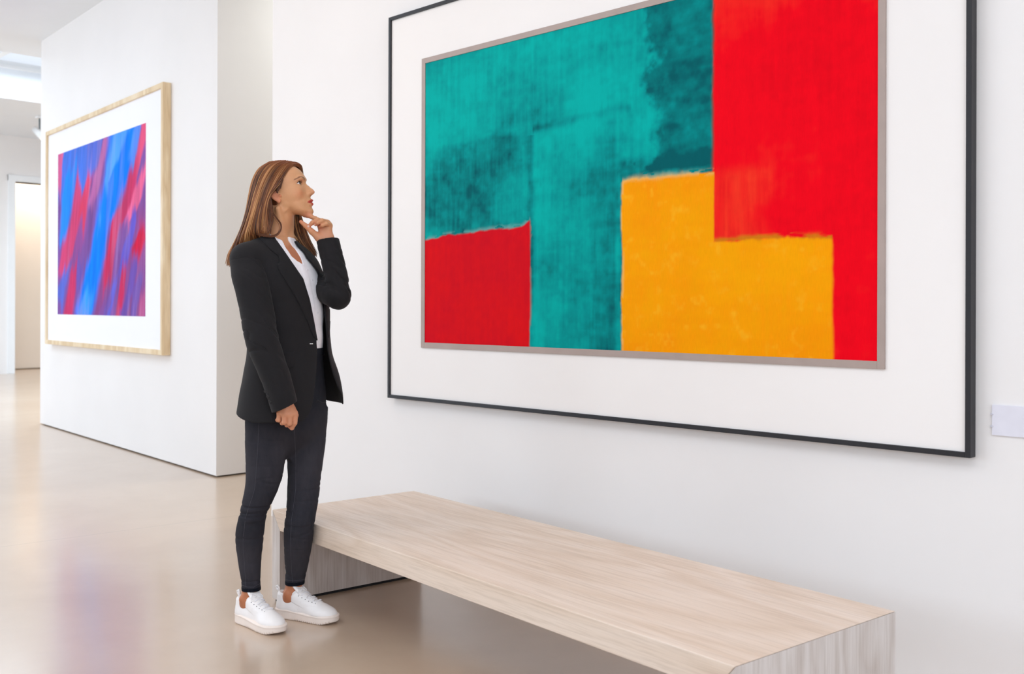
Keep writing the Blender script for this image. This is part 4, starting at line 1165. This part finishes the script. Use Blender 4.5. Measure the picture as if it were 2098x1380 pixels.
FAR = [
 [(608, 334, .0), (616, 337, -.02), (619, 346, -.042), (620, 362, -.064), (616, 390, -.080), (608, 415, -.086), (604, 440, -.080), (603, 462, -.064), (609, 486, -.046), (622, 508, -.040), (637, 524, -.036)],
 [(602, 331.5, -.004), (612, 335, -.035), (615, 350, -.064), (614, 372, -.082), (611, 400, -.092), (611, 428, -.092), (613, 450, -.082), (618, 474, -.060), (626, 496, -.048), (636, 514, -.042), (643, 526, -.040)],
 [(594, 330, -.006), (602, 334, -.045), (604, 352, -.078), (603, 380, -.092), (606, 410, -.098), (613, 436, -.096), (620, 456, -.084), (627, 478, -.066), (634, 498, -.054), (641, 512, -.048), (648, 523, -.046)],
 [(582, 329.5, -.010), (584, 335, -.055), (582, 360, -.086), (582, 395, -.098), (590, 425, -.102), (602, 446, -.098), (612, 466, -.086), (620, 486, -.068), (630, 504, -.056), (638, 518, -.05), (644, 527, -.05)],
 [(568, 330, -.014), (562, 338, -.055), (556, 365, -.082), (553, 400, -.094), (556, 430, -.098), (562, 455, -.098), (566, 480, -.10), (566, 505, -.10)],
 [(556, 331, -.026), (540, 345, -.058), (530, 372, -.07), (525, 405, -.076), (522, 440, -.08), (517, 470, -.088), (508, 500, -.10), (500, 525, -.105)],
]
HV, HF, HC = [], [], []
hb = 0
def add_strand(path, r0, col, flat=1.6, seg=4):
    global hb
    n = len(path); d = np.gradient(path, axis=0); d /= np.linalg.norm(d, axis=1, keepdims=True) + 1e-9
    ref = np.array([.3, -.9, .3]); u = np.cross(d, ref); u /= np.linalg.norm(u, axis=1, keepdims=True) + 1e-9; w = np.cross(d, u)
    tt = np.linspace(0, 1, n); rr = r0 * (.55 + .45 * np.sin(np.pi * np.clip(tt * 1.3, 0, 1) * .5)) * (1 - .75 * sstep(.80, 1, tt))
    V = np.zeros((n, seg, 3))
    for k in range(seg):
        a = 2 * np.pi * k / seg; V[:, k] = path + (u * math.cos(a) * flat + w * math.sin(a)) * rr[:, None]
    HV.append(V.reshape(-1, 3)); HC.append(np.repeat(col, seg, 0))
    i = np.arange(n - 1)[:, None] * seg; k = np.arange(seg)[None]
    q = np.stack([i + k, i + (k + 1) % seg, i + seg + (k + 1) % seg, i + seg + k], -1).reshape(-1, 4) + hb
    HF.append(q); hb += n * seg
c_dark, c_mid, c_hi, c_red = (np.array(lin(*c)) for c in ((72, 42, 28), (140, 82, 44), (208, 152, 98), (156, 82, 34)))
def strand_color(s, side, n):
    tt = np.linspace(0, 1, n)[:, None]
    st = fbm(np.array([s * 30.0]), np.array([3.0 + side]), 201, 3)[0] + (rng.rand() - .5) * .5 - .05 - (.22 * (1 - s / .16) if (side == 0 and s < .16) else 0)  # strands behind the near ear darkened, their shadow put into the colour
    hi = float(np.clip((st - .45) * 2.6, 0, 1)); dk = float(np.clip((.45 - st) * 2.6, 0, 1))
    base = c_mid * (1 - dk) + c_dark * dk; tip = base * (1 - hi) + c_hi * hi
    root = c_red * .75 + c_dark * .25
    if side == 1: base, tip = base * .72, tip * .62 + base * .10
    k = sstep(.02, .22, tt); c = root * (1 - k) + tip * k
    if hi > .3: c = c * (1 - .35 * sstep(.1, .3, tt)) + c_hi * .35 * sstep(.1, .3, tt)
    return c
def sheet(G, count, side, r0, spread, lo=0.0, hi=1.0, inner=.012):
    Gs = np.array([guide(g) for g in G]); m = len(Gs)
    for _ in range(count):
        s = lo + (hi - lo) * rng.rand(); x = s * (m - 1); i = min(int(x), m - 2); f = x - i
        f = f * f * (3 - 2 * f) * .5 + f * .5
        path = Gs[i] * (1 - f) + Gs[i + 1] * f
        tt = np.linspace(0, 1, NS)[:, None]
        off = rng.randn(3) * spread; off2 = rng.randn(3) * spread * 1.2
        cen = HO + np.array([-.01, 0, .02]); inw = cen - path; inw /= np.linalg.norm(inw, axis=1, keepdims=True)
        path = path + off * (.25 + .75 * tt) + off2 * tt ** 2 + inw * (rng.rand() * inner) * (1 - .6 * tt)
        path = path + np.stack([np.sin(tt[:, 0] * 5 + rng.rand() * 6), np.zeros(NS), np.zeros(NS)], 1) * .0012
        cut = rng.randint(0, 3)
        add_strand(path[:NS - cut], r0 * (.7 + .6 * rng.rand()), strand_color(s, side, NS)[:NS - cut])
sheet(NEAR, 2300, 0, .00075, .0030)
sheet(NEAR, 260, 0, .0007, .0020, 0.0, .14)
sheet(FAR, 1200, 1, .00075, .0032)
# loose lock that swings forward below the ear
for _ in range(9):
    g = guide([(553, 412, .092), (556, 430, .090), (566, 446, .088), (574.5, 458, .084), (575, 470, .084), (568, 480, .088), (556, 484, .094), (540, 482, .098), (528, 478, .10)])
    add_strand(g + rng.randn(3) * .0020, .0007, np.repeat((c_dark * .7 + c_mid * .3)[None], NS, 0) * (1 + .5 * rng.rand()))
for _ in range(16):
    g = guide([(600, 478, -.02), (605, 486, -.02), (609, 492, -.02)])
    add_strand(g + rng.randn(3) * .0012, .0008, np.repeat((c_hi * .8)[None], NS, 0))
for _ in range(110):
    a = rng.rand(); b = rng.rand() * 6 - 2
    g = guide([(551 + b * .5, 404, .086), (552 + b, 420, .087), (554 + b, 438, .085), (553 + b * .9, 456, .083), (548 + b * .6, 472, .088), (540, 482, .09)])
    add_strand(g + rng.randn(3) * .0018, .0007, np.repeat((c_dark * (1 - a * .6) + c_mid * a * .6)[None], NS, 0))
# short hair at the temple, in front of the ear
for _ in range(110):
    a = rng.rand(); g = guide([(583 - 13 * a, 352 + 22 * a, .070), (578 - 10 * a, 368 + 16 * a, .0755), (574 - 7 * a, 382 + 10 * a, .0785), (573 - 7 * a, 386 + 8 * a, .079)])
    add_strand(g + rng.randn(3) * .0012, .00045, np.repeat((c_dark * .8 + c_mid * .2)[None], NS, 0))
# scalp layer below the strands
def cap_sdf(P):
    q = to_head(P); d = skull(q) - 5.5
    xh = np.interp(q[:, 2], [-60, -30, 10, 42, 67, 85, 96, 104, 112], [-30, -22, -2, 6, 32, 54, 72, 84, 120])
    return np.maximum(np.maximum(d, q[:, 0] - xh), -62 - q[:, 2]) / 1000.0
CV, CF = surf(cap_sdf, rng_axis([(-.20, .10, .004)]), rng_axis([(-.06, .20, .004)]), rng_axis([(HO[2] - .11, HO[2] + .15, .004)]))
HV.append(CV); HF.append(CF + hb); HC.append(np.repeat(((c_dark * .8 + c_red * .2))[None], len(CV), 0)); hb += len(CV)
t = NT('brown_hair'); a = t.n('ShaderNodeAttribute'); a.attribute_name = 'col'; t.l(a.outputs['Color'], t.b.inputs['Base Color'])
t.setp(Roughness=.38); t.b.inputs['Specular IOR Level'].default_value = .45
hair = mesh_obj('hair', np.vstack(HV), np.vstack(HF).astype(np.int32), t.m, person, True, np.vstack(HC)); hair['label'] = 'long straight brown hair with blonde streaks'

# ---- sneakers
m_sole = plain('sole_rubber', (240, 226, 216), .55, 0, .4, .05); m_leather = plain('white_leather', (243, 238, 236), .42, 0, .4, .05, 400)
m_lace = plain('white_lace', (236, 232, 234), .8, 0, .2, .2, 900); m_pad = plain('grey_white_tongue_pad', (226, 228, 236), .5); m_eyelet = plain('eyelet', (90, 86, 88), .4)
_sx = np.array([.034, .06, .09, .13, .17, .20, .215]); _sh = np.array([.0345, .0345, .0345, .0375, .0435, .0462, .0465])
def sole_out(x, y):
    y = y - .004 * np.sin((x - .05) * 12); ay = np.abs(y)
    hw = np.interp(x, _sx, _sh); d = (ay - hw) * .97
    qt = np.sqrt(((x - .215) / .059) ** 2 + (ay / .0465) ** 2) + 1e-9; qh = np.sqrt(((x - .034) / .034) ** 2 + (ay / .0345) ** 2) + 1e-9
    rt = np.sqrt((x - .215) ** 2 + ay ** 2); rh = np.sqrt((x - .034) ** 2 + ay ** 2)
    return np.where(x > .215, rt * (1 - 1 / qt), np.where(x < .034, rh * (1 - 1 / qh), d))
def sole_sdf(q):
    x, y, z = q[:, 0], q[:, 1], q[:, 2]
    o = sole_out(x, y); toe = .010 * sstep(.20, .274, x) ** 1.5 + .003 * (1 - sstep(0, .04, x))
    top = .040 - .006 * sstep(.05, .16, x) + .002 * sstep(.22, .27, x)
    groove = (np.sin(x * 620) > .45) & (z < toe + .007) & (x > .10) & (x < .262)
    d = smax(o, np.maximum(z - top, toe - z), .007)
    d = d + .0016 * groove
    return d - .0012 * np.exp(-((z - (top - .006)) / .0022) ** 2)
def upper_base(q):
    d = ell(q, (.206, .002, .034), (.061, .0430, .0300))
    d = smin(d, rc(q, (.188, .0, .043), (.095, 0, .086), .0275, .0290), .03)
    d = smin(d, rc(q, (.036, 0, .045), (.036, 0, .084), .0335, .0300), .03)
    d = smin(d, ell(q, (.10, 0, .040), (.09, .033, .036)), .02)
    d = np.maximum(d, .032 - q[:, 2])
    return d
def upper_sdf(q):
    d = upper_base(q); ay = np.abs(q[:, 1])
    # collar opening: low at the ankle, rising to the heel
    op = ell(q, (.058, 0, .125), (.044, .0275, .047)); d = smax(d, -op, .006)
    ztop = .098 + .012 * (1 - sstep(0, .02, q[:, 0])) + .03 * sstep(.08, .11, q[:, 0])
    d = smax(d, q[:, 2] - ztop, .004)
    # raised eyestay around the throat, padded collar, seams
    thr = poly_sd(q[:, 0], ay, [(.084, .0), (.084, .040), (.10, .036), (.165, .031), (.196, .022), (.203, .0)])
    d = d - .0020 * (1 - sstep(-.0012, .0012, np.maximum(thr, .066 - q[:, 2] - .3 * (q[:, 0] - .1))))
    d = d + .0012 * np.exp(-((q[:, 0] - .118 - (q[:, 2] - .05) * .5) / .0014) ** 2) * (q[:, 2] < .075)
    col = np.abs(op - .011); d = d + .0012 * np.exp(-(col / .0016) ** 2) * (q[:, 0] < .10)
    return d
ga = lambda h: (rng_axis([(-.012, .286, h)]), rng_axis([(-.056, .056, h)]))
x_, y_ = ga(.0017)
soleV, soleF = surf(sole_sdf, x_, y_, rng_axis([(-.004, .05, .0017)])); upV, upF = surf(upper_sdf, x_, y_, rng_axis([(.026, .125, .0017)]))
def ton_sdf(q):
    a = np.array([.080, 0, .137]); b = np.array([.128, 0, .098]); u = (b - a) / np.linalg.norm(b - a); nrm = np.array([-u[2], 0, u[0]])
    p = q - (a + b) / 2; s = p @ u; w = p @ nrm + q[:, 1] ** 2 * 7 * sstep(-.03, .03, s)
    r = np.sqrt(np.maximum(np.abs(s) - .020, 0) ** 2 + np.maximum(np.abs(q[:, 1]) - .013, 0) ** 2) - .012
    return smax(r, np.abs(w) - .0052, .005)
toV, toF = surf(ton_sdf, rng_axis([(.06, .16, .0017)]), rng_axis([(-.04, .04, .0017)]), rng_axis([(.07, .16, .0017)]))
def top_z(x, y):
    q = np.stack([np.full(120, x), np.full(120, y), np.linspace(.14, .03, 120)], 1); v = upper_sdf(q); i = np.argmax(v < 0); return q[i, 2]
def shoe(S, label, flip):
    root = Matrix.Translation(Vector(S[0])) @ Matrix.Rotation(S[1], 4, 'Z')
    fl = np.array([1, -1 if flip else 1, 1.0])
    o = mesh_obj('sneaker', upV * fl, upF[:, ::-1] if flip else upF, m_leather, person, True); o.matrix_local = root; o['label'] = label
    mesh_obj('sole', soleV * fl, soleF[:, ::-1] if flip else soleF, m_sole, o, True)
    mesh_obj('tongue', toV * fl, toF[:, ::-1] if flip else toF, m_leather, o, True)
    bm = bmesh.new(); q = Vector((.62, 0, .78)).to_track_quat('Z', 'Y').to_matrix().to_4x4()
    bmesh.ops.create_uvsphere(bm, u_segments=20, v_segments=10, radius=1, matrix=Matrix.Translation((.0895, 0, .1345)) @ q @ Matrix.Diagonal((.014, .014, .0048, 1)))
    bm_obj('tongue_pad', bm, m_pad, o, True)
    bm = bmesh.new()
    for k in range(6):
        x = .116 + k * .0145; hw = .0215 - .0012 * k
        pts = []
        for j in range(9):
            y = -hw + 2 * hw * j / 8; xx = x + (.006 if k % 2 else -.006) * (j / 8 - .5)
            pts.append((xx, y, max(top_z(x, y), top_z(x, 0) - .012) + .0022))
        add_tube(bm, pts, .0030, 8)
    for sg in (-1, 1):
        add_tube(bm, [(.113, sg * .006, top_z(.113, 0) + .004), (.108, sg * .016, top_z(.11, 0) + .010), (.116, sg * .026, top_z(.116, .02) + .006), (.124, sg * .020, top_z(.124, .02) + .004), (.117, sg * .004, top_z(.117, 0) + .005)], .0021, 6)
    bm_obj('lace', bm, m_lace, o, True)
    for k in range(6):
        x = .116 + k * .0145; hw = .0255 - .0012 * k
        for sg in (-1, 1):
            bm2 = bmesh.new(); bmesh.ops.create_uvsphere(bm2, u_segments=8, v_segments=6, radius=.0019, matrix=Matrix.Translation((x, sg * hw, top_z(x, sg * hw) + .0002)))
            bm_obj('eyelet', bm2, m_eyelet, o)
    bm = bmesh.new(); add_tube(bm, [(.010, 0, .094), (-.002, 0, .104), (-.005, 0, .112), (.002, 0, .116), (.008, 0, .108), (.008, 0, .098)], [.0045] * 6, 8)
    bm_obj('heel_loop', bm, m_leather, o, True)
shoe(SHOE_R, 'white sneaker on her right foot', True); shoe(SHOE_L, 'white sneaker on her left foot', False)
